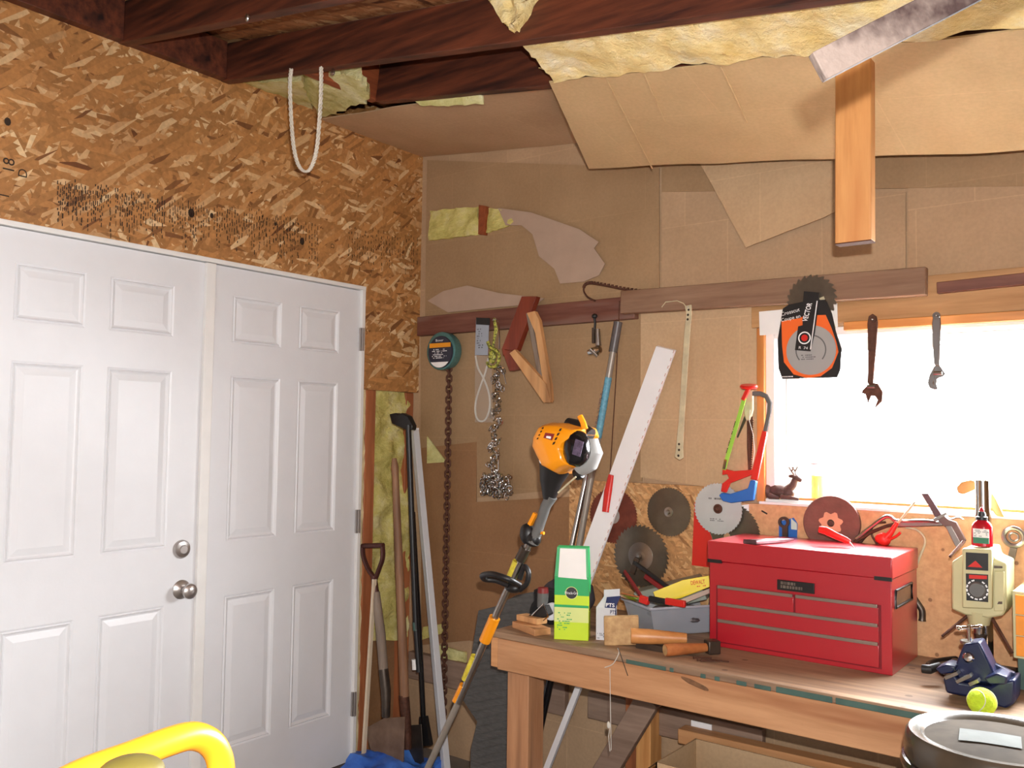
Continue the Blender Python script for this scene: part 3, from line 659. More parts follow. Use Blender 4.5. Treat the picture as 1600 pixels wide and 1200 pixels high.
sl = t.part('sleeve', trp([(1256, 455), (1280, 457), (1278, 480), (1273, 520), (1266, 549), (1242, 547), (1247, 510), (1254, 508), (1254, 478)], y-.006, .004), BLACK, cd_)
a, b = P(1261, 503, y-.0062), P(1269, 474, y-.0062)
t.part('lettering', textmb('VECTOR', a, b-a, V((-(b-a).z, 0, (b-a).x)), .017, (b-a).length*1.0, bold=True), INKW, cd_)
t.part('white_stripe', trp([(1276, 470), (1277.5, 470), (1267, 546), (1265.5, 546)], y-.007, .001), INKW, cd_)
c = P(1257, 528, y-.007); t.part('badge', MB().lathe(c, (0, -1, 0), [(.017, .0006), (.021, .0006)], 32), INKW, cd_); t.part('badge', MB().lathe(c, (0, -1, 0), [(0, .0005), (.011, .0005)], 32), REDP, cd_)
t.part('lettering', textpx('R  74', (1248, 545), (1262, 546), y-.007, .009), INKW, cd_)
t.part('small_print', squiggles(P(1222, 590, y-.0012), (1, 0, 0), (0, 0, 1), .05, .006, 1, .9, 7), INKW, cd_); t.part('small_print', squiggles(P(1252, 563, y-.0042), (1, 0, 0), (0, 0, 1), .06, .02, 3, .8, 8), INKG, cd_)
t.done()
t = Thing('saw_blade', 'coarse steel saw blade nailed to the rail above the orange package', 'saw blade', 'circular saw blades on the wall')
t.part('disc', blade_mb(P(1268, 468, -.087), .084, 24, depth=.12), BLADE); t.part('tan_card', trp([(1280, 466), (1287, 463), (1306, 512), (1301, 517)], -.09, .002), CREAM); t.done()

# --- hacksaw
t = Thing('hacksaw', 'red framed hacksaw with blue grip hanging at the window corner', 'hacksaw'); y = -.075
t.part('bow', MB().tube([P(a, b, y) for a, b in ((1176, 615), (1188, 615), (1197, 619), (1203, 630), (1202, 644), (1196, 674))], .0085, 8, flat=.6), GREYP)
t.part('frame', trp([(1191, 672), (1198, 676), (1183, 750), (1172, 748), (1174, 742), (1140, 755), (1134, 770), (1126, 768), (1128, 756), (1139, 747), (1136, 741), (1128, 742), (1129, 732), (1146, 736), (1175, 734)], y, .012), REDP, bevel=.002)
t.part('grip', trp([(1172, 750), (1181, 752), (1176, 782), (1165, 783), (1142, 786), (1129, 783), (1123, 774), (1127, 770), (1140, 772), (1168, 763)], y-.003, .02), BLUE, bevel=.003)
t.part('knob', MB().lathe(P(1170, 604, y), (.1, -.2, 1), [(0, -.006), (.027, -.006), (.031, 0), (.027, .006), (0, .006)], 24).beam(P(1170, 606, y), P(1161, 625, y), .012, .012), REDP)
t.part('blade', MB().beam(P(1163, 622, y), P(1131, 734, y), .002, .014), LIMED, label='lime green printed saw blade')
t.part('print', squiggles(P(1136, 708, y-.002), P(1158, 632, y)-P(1136, 708, y), (-1, 0, .3), .16, .006, 1, .7, 3), INK)
t.part('blade_pin', MB().beam(P(1134, 718, y-.004), P(1131, 733, y-.004), .004, .010), CHROME); t.done()
t = Thing('pruning_saw', 'folding pruning saw hanging between the hacksaw blade and window trim', 'saw'); y = -.05
t.part('handle', trp([(1163, 610), (1176, 610), (1176, 640), (1172, 656), (1165, 658), (1162, 640)], y, .014), CREAM, bevel=.003)
t.part('blade', trp([(1167, 658), (1176, 650), (1175, 700), (1172, 736), (1169, 736), (1167, 700)], y+.004, .002), RUST)
te = MB()
for i in range(22):
    p = P(1175-i*.12, 655+i*3.6, y+.004); te.add([p, p+V((.006, 0, -.004)), p+V((0, 0, -.008)), p+V((0, .002, 0)), p+V((.006, .002, -.004)), p+V((0, .002, -.008))], [(0, 2, 1), (3, 4, 5), (0, 1, 4, 3), (1, 2, 5, 4)])
t.part('tooth_row', te, RUST); t.part('point_blade', trp([(1163, 650), (1166, 656), (1153, 684), (1151, 683)], y, .002), DARKST)
t.part('cord', MB().tube([P(a, b, y-.004) for a, b in ((1172, 640), (1171, 658), (1177, 680), (1179, 705), (1176, 725))], .0009, 6), CORD); t.done()

# --- perforated metal strap
t = Thing('metal_strap', 'long cream perforated metal strap hanging from the rail', 'strap'); y = -.085
t.part('bar', trp([(1070, 478), (1080, 476), (1081, 488), (1078, 520), (1069, 660), (1067, 700), (1068, 715), (1062, 719), (1054, 714), (1056, 700), (1060, 660), (1069, 520), (1072, 492)], y, .004), CREAM, bevel=.001)
hm = MB()
for (px, py) in ((1076, 484), (1075, 492), (1074.5, 499), (1061, 694), (1061, 703), (1060, 712)): hm.lathe(P(px, py, y-.0005), (0, -1, 0), [(0, .0004), (.0045, .0004)], 12)
t.part('bolt_hole', hm, INK); t.part('nail', MB().tube([P(1075, 480, y-.01), P(1075, 480, -.05)], .003, 8), DARKST); t.part('wire_hook', MB().tube([P(a, b, y-.004) for a, b in ((1034, 480), (1040, 472), (1058, 470), (1068, 474), (1074, 482))], .002, 6), CREAM); t.done()
# --- saw chain above the rail
t = Thing('saw_chain', 'brown saw chain looped over the rail above the socket wrench', 'chain'); y = -.06
pth = smooth_path([P(a, b, y) for a, b in ((930, 470), (918, 464), (912, 452), (920, 443), (945, 446), (975, 452), (1005, 456), (1030, 456), (1044, 458))], 10)
t.part('loop', MB().tube(pth, .0038, 6), RUST)
tk = MB()
for i in range(22, len(pth), 2): tk.obox(pth[i]+V((0, 0, .004)), (.005, 0, 0), (0, .003, 0), (0, 0, .005))
t.part('cutter_teeth', tk, RUST); t.part('nail', MB().tube([P(975, 450, y), P(975, 470, y)], .002, 6), RUST); t.done()
# --- small ratchet fitting
t = Thing('hose_fitting', 'small chrome swivel fitting hanging under the rail', 'fitting'); y = -.055
t.part('hook', MB().tube([P(928, 492, y), P(930, 505, y), P(929, 516, y)], .005, 8).blob(P(929, 494, y), (.012, .01, .01)), BLACK)
t.part('arm', MB().beam(P(928, 512, y), P(928, 536, y), .012, .012), DARKST); t.part('swivel', MB().tube([P(934, 514, y), P(935, 540, y)], [.009, .012], 12), STEEL)
t.part('body', MB().tube([P(920, 551, y), P(930, 548, y), P(938, 546, y)], [.012, .017, .014], 14), CHROME); t.part('collar', MB().tube([P(922, 545, y-.02), P(934, 556, y)], .008, 10), CHROME); t.done()
# --- extension pole
t = Thing('extension_pole', 'long grey extension pole with a blue label leaning on the wall', 'pole')
pt, pb = P(966, 503, -.08), P(903, 865, -.13); bz = pb+(pb-pt).normalized()*.2
def lp(u): return pt+(pb-pt)*u
t.part('shaft', MB().tube([pt, bz], .0125, 14), GTUBE)
t.part('grip', MB().tube([lp(0), lp(.13)], .017, 14), mat('dark_grey_grip', (92, 88, 88), .4, .2, var=.1)); t.part('sticker', MB().tube([lp(.24), lp(.50)], .0135, 14), CYAN)
t.part('label_print', squiggles(lp(.49)+V((-.004, -.0145, 0)), (pt-pb), (-1, 0, -.2), .22, .012, 2, .6, 11), INKB); t.done()
one('thin_cable', MB().tube(smooth_path([P(a, b, -.065) for a, b in ((968, 470), (966, 520), (962, 600), (957, 680), (953, 745))], 4), .0022, 6), RUST, 'thin brown cable hanging beside the grey extension pole', 'cable')
# --- white plastic trim with a red tip clamp
wt = [P(1026, 541, -.10), P(1054, 548, -.10)]; wbm = [PZ(887, 960, .755), PZ(915, 966, .755)]
wt0, wt1 = P(1025, 541, -.06), P(1054, 548, -.06); b0, b1 = P(905, 870, -.22), P(930, 880, -.22)
k0 = b0+(b0-wt0)*.0; 
t = Thing('plastic_trim', 'long white plastic trim leaning on the wall behind the green box', 'trim')
d = (b0-wt0).normalized(); endz = (.752-wt0.z)/d.z
e0 = wt0+d*endz; e1 = wt1+d*((.752-wt1.z)/d.z)
t.part('profile', MB().prism([wt0, wt1, e1, e0], (.002, .012, .004)), WHITEP, bevel=.001)
ho = MB()
for i in range(34):
    a = wt1+(e1-wt1)*(i/34+.004); ho.obox(a+(wt0-wt1)*.03+V((0, -.001, 0)), d*.006, (.0008, 0, 0), (0, .001, 0))
t.part('slot_row', ho, mat('tan_slots', (190, 140, 120), .6, var=.05)); t.done()
one('red_clamp', MB().tube([P(955, 742, -.21), P(950, 768, -.21), P(946, 800, -.22)], [.011, .016, .014], 12, flat=.6), REDP, 'red plastic clamp tip over the edge of the white trim', 'clamp', bevel=.001)
one('steel_conduit', MB().tube([P(917, 742, -.09), P(893, 855, -.13), P(880, 920, -.155)], .0105, 12), STEEL, 'slim steel conduit leaning behind the green box', 'pipe')

# --- wire spool pack
t = Thing('wire_spool', 'round teal wire spool with a dark label hanging at the corner', 'spool')
c = P(686, 550, -.085); ax = V((-.05, -1, 0)).normalized()
t.part('wire', MB().lathe(P(695, 549, -.04), (0.0, -1, 0), [(0, -.02), (.082, -.02), (.088, .0), (.085, .026), (.07, .034), (0, .034)], 40), TEAL)
fc = P(688, 550, -.078)
t.part('label', MB().lathe(fc, (0, -1, 0), [(0, .003), (.070, .003), (.072, 0), (.072, -.004)], 40), mat('navy_card', (44, 46, 60), .4, var=.05, bmp=0))
t.part('orange_band', MB().box(fc+V((-.062, -.0045, .020)), fc+V((.064, -.0038, .040))), mat('orange_band', (230, 150, 30), .5, var=.03, bmp=0))
t.part('white_patch', MB().add([fc+V((math.cos(a)*.070, -.0042, math.sin(a)*.070)) for a in [math.radians(220+k*10) for k in range(11)]], [tuple(range(11))]), PAPERW)
t.part('lettering', textmb('Boxer', fc+V((-.024, -.0045, .047)), (1, 0, 0), (0, 0, 1), .011, .046), INKW)
t.part('print', squiggles(fc+V((-.045, -.0045, -.03)), (1, 0, 0), (0, 0, 1), .09, .045, 6, .6, 12), INKW); t.done()
# --- rusty chain
lk = MB(); Lh, Wh = .0162, .0108; pp = []
for k in range(24):
    a = 2*PI*k/24; x = math.cos(a)*Wh; z = math.sin(a)*Wh + (Lh-Wh if math.sin(a) > 0 else -(Lh-Wh)); pp.append(V((x, 0, z)))
lk.tube(pp, .0048, 8, closed=True)
me_l = mesh_of('link', lk, RUST, V((0, 0, 0))); topc = P(702, 575, -.045)
root = bpy.data.objects.new('rusty_chain', None); COL.objects.link(root); nL = 68; pitch = .0236
root.location = topc-V((0, 0, nL*pitch)); tag(root, 'long rusty chain hanging down the wall below the wire spool', 'chain')
first = bpy.data.objects.new('link', me_l); 
for i in range(nL):
    o = first if i == 0 else first.copy(); COL.objects.link(o); o.parent = root; o.location = (random.uniform(-.0008, .0008)+.0, 0, (nL-i)*pitch); o.rotation_euler = (0, 0, (PI/2 if i % 2 else 0)+.5)
# --- packaged cord + camouflage carabiner + white loop
t = Thing('packaged_cord', 'white looped cord pack with a grey card hanging from the rail', 'cord'); y = -.06
t.part('card', trp([(744, 496), (764, 497), (762, 555), (742, 555)], y, .003), mat('grey_blue_card', (160, 166, 176), .5, var=.05, bmp=0)); t.part('card_top', trp([(744, 496), (765, 497), (765, 508), (744, 507)], y-.002, .002), BLACK)
t.part('print', squiggles(P(745, 545, y-.001), (1, 0, 0), (0, 0, 1), .045, .09, 9, .45, 14), INKG)
t.part('loop', MB().tube(smooth_path([P(a, b, y-.01) for a, b in ((743, 556), (747, 575), (756, 592), (764, 615), (765, 638), (758, 656), (748, 657), (743, 645), (744, 625), (752, 600), (759, 580), (763, 560))], 5), .0042, 8), CORD)
t.part('plastic_bag', trp([(742, 556), (768, 556), (770, 660), (742, 660)], y-.016, .001), glassy('clear_bag', (220, 214, 205), .12, .2)); t.done()
t = Thing('carabiner', 'yellow green camouflage ratchet hook beside the packaged cord', 'hook'); y = -.075
t.part('body', MB().tube(smooth_path([P(a, b, y) for a, b in ((762, 534), (766, 542), (776, 548), (780, 558), (776, 570), (766, 573), (761, 566))], 5), .0075, 8), OLIVE)
t.part('core', MB().blob(P(769, 557, y+.005), (.018, .013, .034), 14, 10, .3, 40), OLIVE); t.part('strap', MB().tube([P(772, 497, y), P(775, 515, y), P(772, 532, y), P(770, 545, y)], [.006, .01, .007, .006], 8, flat=.5), OLIVE)
t.part('steel_gate', MB().tube(smooth_path([P(a, b, y-.008) for a, b in ((770, 500), (777, 500), (780, 520), (780, 545))], 5), .003, 8), CHROME); t.done()
# --- silver chain
t = Thing('silver_chain', 'shiny knotted silver chain hanging bunched at its lower end', 'chain'); y = -.055; rnd = random.Random(5); rg = MB()
def ring(mb, c, r, w):
    e = Euler((rnd.uniform(0, PI), rnd.uniform(0, PI), rnd.uniform(0, PI))).to_matrix()
    mb.tube([c+e @ V((math.cos(a)*r, math.sin(a)*r*.65, 0)) for a in [k*PI/6 for k in range(12)]], w, 5, closed=True)
for i in range(100):
    u = i/100; ring(rg, P(779-8*u+rnd.uniform(-5, 5)+4*math.sin(u*40), 572+u*170, y+rnd.uniform(-.012, .012)), rnd.uniform(.010, .015), .0028)
t.part('strand', rg, CHROME); rg = MB()
for i in range(150): ring(rg, P(rnd.uniform(753, 798), rnd.uniform(742, 776), y+rnd.uniform(-.03, .02)), rnd.uniform(.010, .015), .0029)
t.part('bunch', rg, CHROME); t.part('clasp', MB().tube([P(785, 574, y), P(791, 600, y)], .002, 6), CHROME)
t.part('nail', MB().tube([P(770, 745, y-.01), P(778, 735, y-.0)], .002, 6).tube([P(779, 700, y), P(779, 735, y)], .003, 6), CHROME); t.done()
# --- wooden corner pieces
t = Thing('mahogany_bracket', 'reddish wooden elbow leaning on the rail above the trimmer', 'wood piece'); y = -.09
t.part('long_arm', trp([(815, 463), (838, 463), (807, 548), (789, 546), (786, 556), (784, 545)], y, .03), MAHOG, bevel=.001); t.part('short_arm', trp([(784, 546), (800, 548), (812, 577), (796, 580)], y-.001, .03), MAHOG, bevel=.001); t.done()
t = Thing('pine_triangle', 'open triangle of pale pine strips hanging below the rail', 'wood piece'); y = -.115
t.part('upright', trp([(823, 489), (835, 486), (842, 500), (859, 600), (861, 626), (853, 627), (849, 600), (836, 520)], y, .022), LPINE, bevel=.001)
t.part('brace', trp([(796, 552), (804, 546), (853, 600), (860, 629), (849, 629)], y-.004, .022), LPINE, bevel=.001)
t.part('weathered_side', MB().prism([P(822, 490, y+.02), P(828, 488, y+.02), P(848, 594, y+.02), P(842, 596, y+.02)], (0, .01, 0)), GREYW); t.done()

# ------------------------------------------------------------------ string trimmer
y = -.745
t = Thing('string_trimmer', 'yellow and black string trimmer leaning against the workbench corner', 'string trimmer')
def Q(px, py, dy=0): return P(px, py, y+dy)
bot = Q(612, 1350); bot.z = 0.012; bot.x = Q(612, 1350).x
t.part('lower_shaft', MB().tube([Q(716, 1098), Q(650, 1240), Q(596, 1356)], .0115, 12), GTUBE)
t.part('upper_shaft', MB().tube([Q(826, 850), Q(780, 950), Q(716, 1098)], .0115, 12), STEEL)
t.part('coupler', MB().tube([Q(773, 965), Q(757, 1002)], .019, 14), YEL)
t.part('shaft_label', MB().tube([Q(742, 1025), Q(727, 1062)], .0135, 12), YELL); t.part('warning_stripe', MB().tube([Q(724, 1070), Q(712, 1096)], .0128, 12), YEL)
t.part('warning_label', MB().tube([Q(808, 877), Q(798, 902)], .0145, 12), YELL)
t.part('bracket', MB().tube([Q(822, 856), Q(812, 875)], .017, 12), DARKST)
t.part('loop_handle', MB().tube(smooth_path([Q(a, b, dd) for a, b, dd in ((795, 915, -.02), (775, 907, -.03), (758, 905, -.05), (754, 899, -.08), (770, 897, -.1), (795, 905, -.09), (812, 914, -.05))], 5), .009, 10), BLACK)
t.part('handle_bracket', MB().tube(smooth_path([Q(a, b, 0) for a, b in ((812, 922), (823, 912), (826, 895), (820, 885), (816, 892), (812, 905))], 5), .0085, 10).blob(Q(803, 918), (.03, .025, .018)), BLACK)
t.part('rear_grip', MB().tube([Q(862, 775), Q(853, 790), Q(838, 835), Q(833, 848)], [.019, .0165, .0165, .02], 14), GREYP)
t.part('throttle_housing', MB().blob(Q(824, 834), (.028, .022, .035), 16, 10, .12, 30).blob(Q(833, 842), (.028, .02, .026), 14, 8), BLACK)
t.part('lock_out', MB().beam(Q(837, 802, -.016), Q(828, 820, -.016), .012, .012), YEL); t.part('trigger', MB().tube([Q(842, 832), Q(850, 833)], .005, 8), YEL)
t.part('neck', MB().tube([Q(868, 728), Q(861, 752), Q(858, 780)], [.052, .036, .019], 16), BLACK)
t.part('cable', MB().tube(smooth_path([Q(a, b, -.03) for a, b in ((900, 745), (885, 758), (872, 770))], 4), .003, 6), CREAM)
# engine shroud traced as a faceted body with real depth
sh = [(842, 664), (856, 660), (878, 661), (905, 669), (908, 680), (893, 690), (886, 703), (891, 715), (893, 730), (879, 734), (868, 742), (848, 731), (838, 712), (831, 697), (833, 681)]
fr1 = [Q(a, b, -.055) for a, b in sh]; cen = sum(fr1, V((0, 0, 0)))/len(fr1)
m_ = MB(); ringsS = []
for (dd, sc_) in ((-.085, .62), (-.072, .86), (-.035, 1.0), (.04, 1.0), (.075, .8)):
    ringsS.append([cen+(p-cen)*sc_+V((0, dd+.055, 0)) for p in fr1])
n_ = len(sh); vs = [p for r_ in ringsS for p in r_]; fs = [tuple(range(n_)), tuple(range(5*n_-1, 4*n_-1, -1))]
for i in range(4):
    for k in range(n_): fs.append((i*n_+k, (i+1)*n_+k, (i+1)*n_+(k+1) % n_, i*n_+(k+1) % n_))
m_.add(vs, fs); shp = t.part('engine_shroud', m_, YEL, bevel=.004)
t.part('badge', trp([(852, 676), (866, 678), (862, 688), (849, 684)], y-.0875, .002), REDD, shp); t.part('badge_print', trp([(854, 681), (861, 682), (860, 686), (853, 684)], y-.089, .001), INKW, shp)
vt = MB()
for i in range(4): vt.prism([Q(874.5-i*3.4+a, 670+i*7+b, -.089) for a, b in ((0, 0), (2.4, -1), (.8, 3), (-1.6, 4))], (0, .004, 0))
for i in range(4): vt.prism([Q(847-i*2.6+a, 668+i*5.4+b, -.088) for a, b in ((0, 0), (1.6, -.6), (.8, 1.8), (-.8, 2.4))], (0, .004, 0))
t.part('vent_slots', vt, BLACK, shp); t.part('warning_label', trp([(842, 719), (857, 723), (858, 727), (844, 724)], y-.074, .012), PAPERW, shp)
t.part('cowl', MB().blob(Q(901, 701, -.05), (.042, .04, .055), 18, 12, .1, 30), BLACKG)
t.part('cowl_label', MB().obox(Q(903, 700, -.092), (.014, .0, -.004), (0, .001, 0), (.006, 0, .022)), mat('purple_label', (86, 74, 96), .4, var=.5, scale=150, bmp=0))
t.part('fuel_tank', MB().tube([Q(921, 686, -.0), Q(922, 705, -.0), Q(916, 722, -.0), Q(905, 734, 0)], [.026, .04, .038, .024], 16), SILVP)
t.part('recoil_housing', MB().tube([Q(886, 660), Q(900, 668), Q(922, 682)], [.016, .026, .026], 12), BLACK)
t.part('primer_lever', MB().tube([Q(906, 650, -.03), Q(911, 660, -.03), Q(914, 671, -.03)], [.009, .009, .010], 10), YEL)
t.part('exhaust', MB().tube([Q(900, 742), Q(908, 738)], .018, 12), BLACK)
t.part('trimmer_head', MB().lathe(Q(592, 1364), (0, 0, 1), [(0, -.0), (.05, .0), (.055, .015), (.04, .05), (.015, .07), (0, .07)], 20), BLACK)
t.done()

# ------------------------------------------------------------------ tools in the left corner
def PB(px, py, y, z=None): return P(px, py, y)
t = Thing('garden_shovel', 'old shovel with a dark D-shaped grip standing beside the door', 'shovel'); y = -.33
t.part('d_grip', MB().tube([P(566, 853, y), P(599, 852, y)], .0105, 10).tube(smooth_path([P(a, b, y) for a, b in ((567, 855), (568, 870), (576, 890), (586, 904))], 5), .0085, 8, flat=1.4).tube(smooth_path([P(a, b, y) for a, b in ((598, 854), (598, 872), (592, 890), (586, 906))], 5), .0085, 8, flat=1.4).tube([P(584, 900, y), P(588, 932, y)], [.013, .015], 10), mat('maroon_iron', (84, 48, 42), .5, .3, var=.2))
t.part('shaft', MB().tube([P(587, 925, y), P(595, 990, y), P(600, 1055, y)], [.018, .0205, .020], 12), GREYW)
t.part('socket', MB().tube([P(599, 1045, y), P(603, 1080, y), P(603, 1120, y)], [.021, .022, .018], 12), DARKST)
bp = [P(572, 1138, y), P(590, 1128, y), P(612, 1118, y), P(636, 1124, y), P(640, 1145, y)]
SHV = mat('worn_shovel_steel', (104, 80, 64), .7, .2, var=.3, scale=14, bmp=.2, col2=(134, 108, 88))
t.part('blade', MB().prism([P(570, 1138, y), P(600, 1122, y), P(632, 1120, y), P(630, 1190, y), P(612, 1212, y), P(586, 1200, y)], (0, .006, 0)), SHV, bevel=.002); t.done()
t = Thing('spade', 'wooden handled spade standing against the yellow insulation', 'spade'); y = -.25
t.part('handle', MB().tube([P(616, 716, y), P(617, 730, y), P(618, 745, y), P(622, 850, y), P(628, 980, y), P(632, 1088, y)], [.010, .017, .015, .018, .020, .021], 12), HANDLZ)
t.part('socket', MB().tube([P(631, 1086, y), P(635, 1130, y), P(637, 1170, y)], [.023, .021, .018], 12), RUST)
t.part('blade', MB().prism([P(624, 1135, y+.01), P(658, 1132, y+.01), P(662, 1190, y+.01), P(642, 1205, y+.01), P(624, 1192, y+.01)], (0, .004, 0)), DARKST, bevel=.001); t.done()
t = Thing('black_scraper', 'long black handled scraper with an angled head leaning in the corner', 'scraper'); y = -.235
t.part('head', trp([(608, 647), (618, 645), (622, 648), (627, 645), (637, 650), (644, 665), (643, 672), (632, 671), (612, 662)], y, .03), BLACK, bevel=.004)
t.part('shaft', MB().tube([P(638, 664, y), P(645, 850, y), P(650, 980, y), P(655, 1050, y)], .0125, 12), BLACK)
t.part('twin_shaft', MB().tube([P(645, 800, y+.03), P(655, 980, y+.03), P(662, 1130, y+.03)], .011, 12), BLACKG); t.part('white_tape', MB().tube([P(648, 1030, y), P(649, 1046, y)], .0135, 12), PAPERW)
t.part('green_tape', MB().tube([P(649, 972, y), P(650, 985, y)], .0135, 12), GREENT)
t.part('foot', MB().prism([P(655, 1120, y+.02), P(664, 1120, y+.02), P(672, 1165, y+.02), P(654, 1168, y+.02)], (0, .02, 0)), BLACK); t.done()
t = Thing('aluminium_straightedge', 'pale aluminium bar leaning in the corner beside the chain', 'bar')
a, b = P(648, 672, -.10), P(696, 1192, -.20); e = a+(b-a)*((.002-a.z)/(b.z-a.z)); e = a + (b-a)*min(1.2, ((.002-a.z)/(b.z-a.z)))
t.part('bar', MB().beam(a, e, .034, .028, (1, -.4, 0)), PALEG, bevel=.002); t.part('end_cap', MB().beam(a, a+(a-e).normalized()*.006, .031, .029, (1, -.4, 0)), WHITEP); t.done()
one('white_lath', MB().beam(P(585, 905, -.34), P(566, 1215, -.38), .012, .016, (1, 0, 0)), mat('cream_lath', (214, 196, 170), .7, var=.1), 'thin cream wooden lath standing beside the shovel', 'lath')
t = Thing('blue_tarp', 'crumpled blue tarp lying on the floor under the shovels', 'tarp')
tb = MB().slab([(.10, -.62, .03), (.42, -.50, .03), (.36, -.18, .07), (.04, -.22, .09)], (0, 0, -.03), 26, 20, .05, 7, .02); mz = min(v.z for v in tb.v); tb.v = [v-V((0, 0, mz)) for v in tb.v]
t.part('sheet', tb, TARP); gp_ = min(tb.v[:500], key=lambda v: (v-V((.30, -.42, v.z))).length)
t.part('grommet', MB().lathe(gp_+V((0, 0, .004)), (0.2, -.6, 1), [(.006, .004), (.012, .005), (.014, 0)], 16), CHROME); t.done()
# low rail of the wall, behind the chain
one('low_rail', MB().box((.0, -.035, .30), (.86, -.002, .42)), OLDW, 'dusty low rail board on the wall behind the rusty chain', 'board', bevel=.003)
one('insulation_scrap', MB().slab([P(684, 1035, -.02), P(727, 1040, -.02), P(727, 1020, -.02), P(684, 1008, -.02)], (0, .012, 0), 8, 4, .008, 20), INS, 'yellow insulation scrap between the rusty chain and the trimmer', 'insulation')
one('insulation_scrap', MB().slab([P(658, 1000, -.03), P(690, 990, -.03), P(690, 975, -.03), P(660, 980, -.03)], (0, .012, 0), 8, 4, .008, 20), INSG, 'dull green insulation scrap behind the aluminium bar', 'insulation')
# dark ribbed mat
yq = -.40
t = Thing('rubber_mat', 'dark grey ribbed rubber mat bent against the bench end', 'mat')
mpts = [P(a, b, yq) for a, b in ((747, 954), (772, 948), (806, 930), (832, 925), (838, 1050), (832, 1200))]
fl2 = [P(830, 1260, yq), P(733, 1260, yq), P(735, 1170, yq), P(745, 1128, yq), P(717, 1085, yq), (P(735, 1030, yq))]
m_ = MB().prism(mpts+fl2, (0, .02, 0)); t.part('sheet', m_, RUBBER, bevel=.003)
rb = MB()
for i in range(20):
    yy_ = 968+i*12; xl = 750-(yy_-954)*.23 if yy_ < 1085 else (720+(yy_-1085)*.55 if yy_ < 1128 else 742); a = P(xl+3, yy_, yq); b = P(815, yy_-14, yq); rb.tube([a+V((0, -.001, 0)), (a+b)/2+V((0, -.003, .004)), b+V((0, -.001, 0))], .003, 5)
t.part('rib', rb, RUBBER, kind='stuff'); t.done()

# ------------------------------------------------------------------ workbench
BX, BY, BZ = .955, -.625, .75
t = Thing('workbench', 'rough wooden workbench along the back wall under the window', 'workbench')
t.part('top', MB().box((BX, BY+.0, BZ-.022), (3.4, -.024, BZ)), BENCHT, bevel=.003)
ap = t.part('apron', MB().box((BX+.03, BY-.002, BZ-.125), (3.4, BY+.036, BZ-.022)), BENCHA, bevel=.003)
t.part('end_board', MB().box((BX, BY+.0, BZ-.120), (BX+.038, -.03, BZ-.022)), PINEX, bevel=.003)
for x in (1.0, 3.1): t.part('leg', MB().box((x, BY+.036, 0), (x+.089, BY+.125, BZ-.022)), BENCHL, bevel=.003)
for x in (1.23, 3.1): t.part('leg', MB().box((x, -.12, 0), (x+.06, -.035, BZ-.022)), STUDW if x > 2 else PINE, bevel=.003)
t.part('brace', MB().beam((1.33, -.20, .50), (1.04, -.20, .02), .035, .085, (0, 1, 0)), OLDW, bevel=.003)
gp = MB()
for (a, b) in ((978, 1040), (1046, 1052), (1094, 1102), (1116, 1124), (1150, 1166), (1178, 1204), (1212, 1300), (1305, 1440)):
    z = BZ-.004; A0 = PZ(a, 1000, z); 
    def xe(px): # where this pixel column meets the front edge
        d_ = ray(px, 1000+(px-940)*.19); tt_ = (BY-.004-CAM.y)/d_.y; return CAM.x+d_.x*tt_
    h = .016 if a < 1200 else .020
    t.part('paint_remnant', MB().box((xe(a), BY-.0035, BZ-.022), (xe(b), BY-.0005, BZ-.026+h)), GREENT, ap, bevel=.002)

sm_ = MB().blob(P(1085, 1068, BY-.003), (.045, .0008, .008), 16, 8, .3, 20, Matrix.Rotation(math.radians(14), 3, 'Y')); t.part('burn_mark', sm_, BURN, ap); t.done()

# under the bench
one('lower_shelf_rail', MB().box((.98, -.055, .325), (1.68, -.022, .425)), OLDW, 'dusty horizontal board on the wall under the bench', 'board', bevel=.003)
one('outlet_plate', MB().box((P(1080, 1138, -.06).x, -.062, P(1080, 1140, -.06).z), (P(1112, 1138, -.06).x, -.056, P(1080, 1125, -.06).z)), WHITEP, 'small white plate on the dusty board under the bench', 'plate', bevel=.001)
one('shelf_plank', MB().beam((1.40, -.095, .365), (3.3, -.095, .385), .06, .05), PINEX, 'rough wooden plank under the bench behind the cardboard box', 'board', bevel=.003)
t = Thing('cardboard_box', 'open cardboard box standing under the bench', 'box')
bx0, by0, bx1, by1 = 1.50, -.47, 2.08, -.19
BXH = .395
for a, b in (((bx0, by0, 0), (bx1, by0+.005, BXH)), ((bx0, by1-.005, 0), (bx1, by1, BXH)), ((bx0, by0, 0), (bx0+.005, by1, BXH)), ((bx1-.005, by0, 0), (bx1, by1, BXH))): t.part('side', MB().box(a, b), CB3)
t.part('bottom', MB().box((bx0, by0, 0), (bx1, by1, .005)), CB3); t.part('flap', MB().prism([(bx0, by0, BXH), (bx0, by1, BXH), (bx0-.07, by1-.02, .335), (bx0-.07, by0+.02, .335)], (.003, 0, .003)), CB3); t.done()
one('black_bag', MB().blob((1.28, -.33, .10), (.13, .10, .13), 20, 12, .35, 9), BLACKC, 'black cloth bag on the floor under the bench', 'bag')
one('aluminium_angle', MB().beam(P(909, 1062, -.50), P(909, 1062, -.50)+(P(855, 1200, -.50)-P(909, 1062, -.50))*1.85, .014, .020, (0, 1, 0)), PALEG, 'slim bright aluminium strip leaning under the bench', 'bar')
one('black_pipe', MB().tube([P(865, 1040, -.42), P(830, 1200, -.42), P(815, 1268, -.42)], .014, 12), BLACKG, 'glossy black pipe leaning behind the front bench leg', 'pipe')
one('steel_pipe', MB().tube([P(851, 1035, -.46), P(828, 1140, -.46), P(806, 1240, -.46)], .011, 12), CHROME, 'bright chrome pipe leaning behind the front bench leg', 'pipe')
one('red_post', MB().box((1.175, -.10, 0), (1.225, -.03, .72)), STUDW, 'reddish upright stud under the bench beside the pale one', 'stud', bevel=.002)
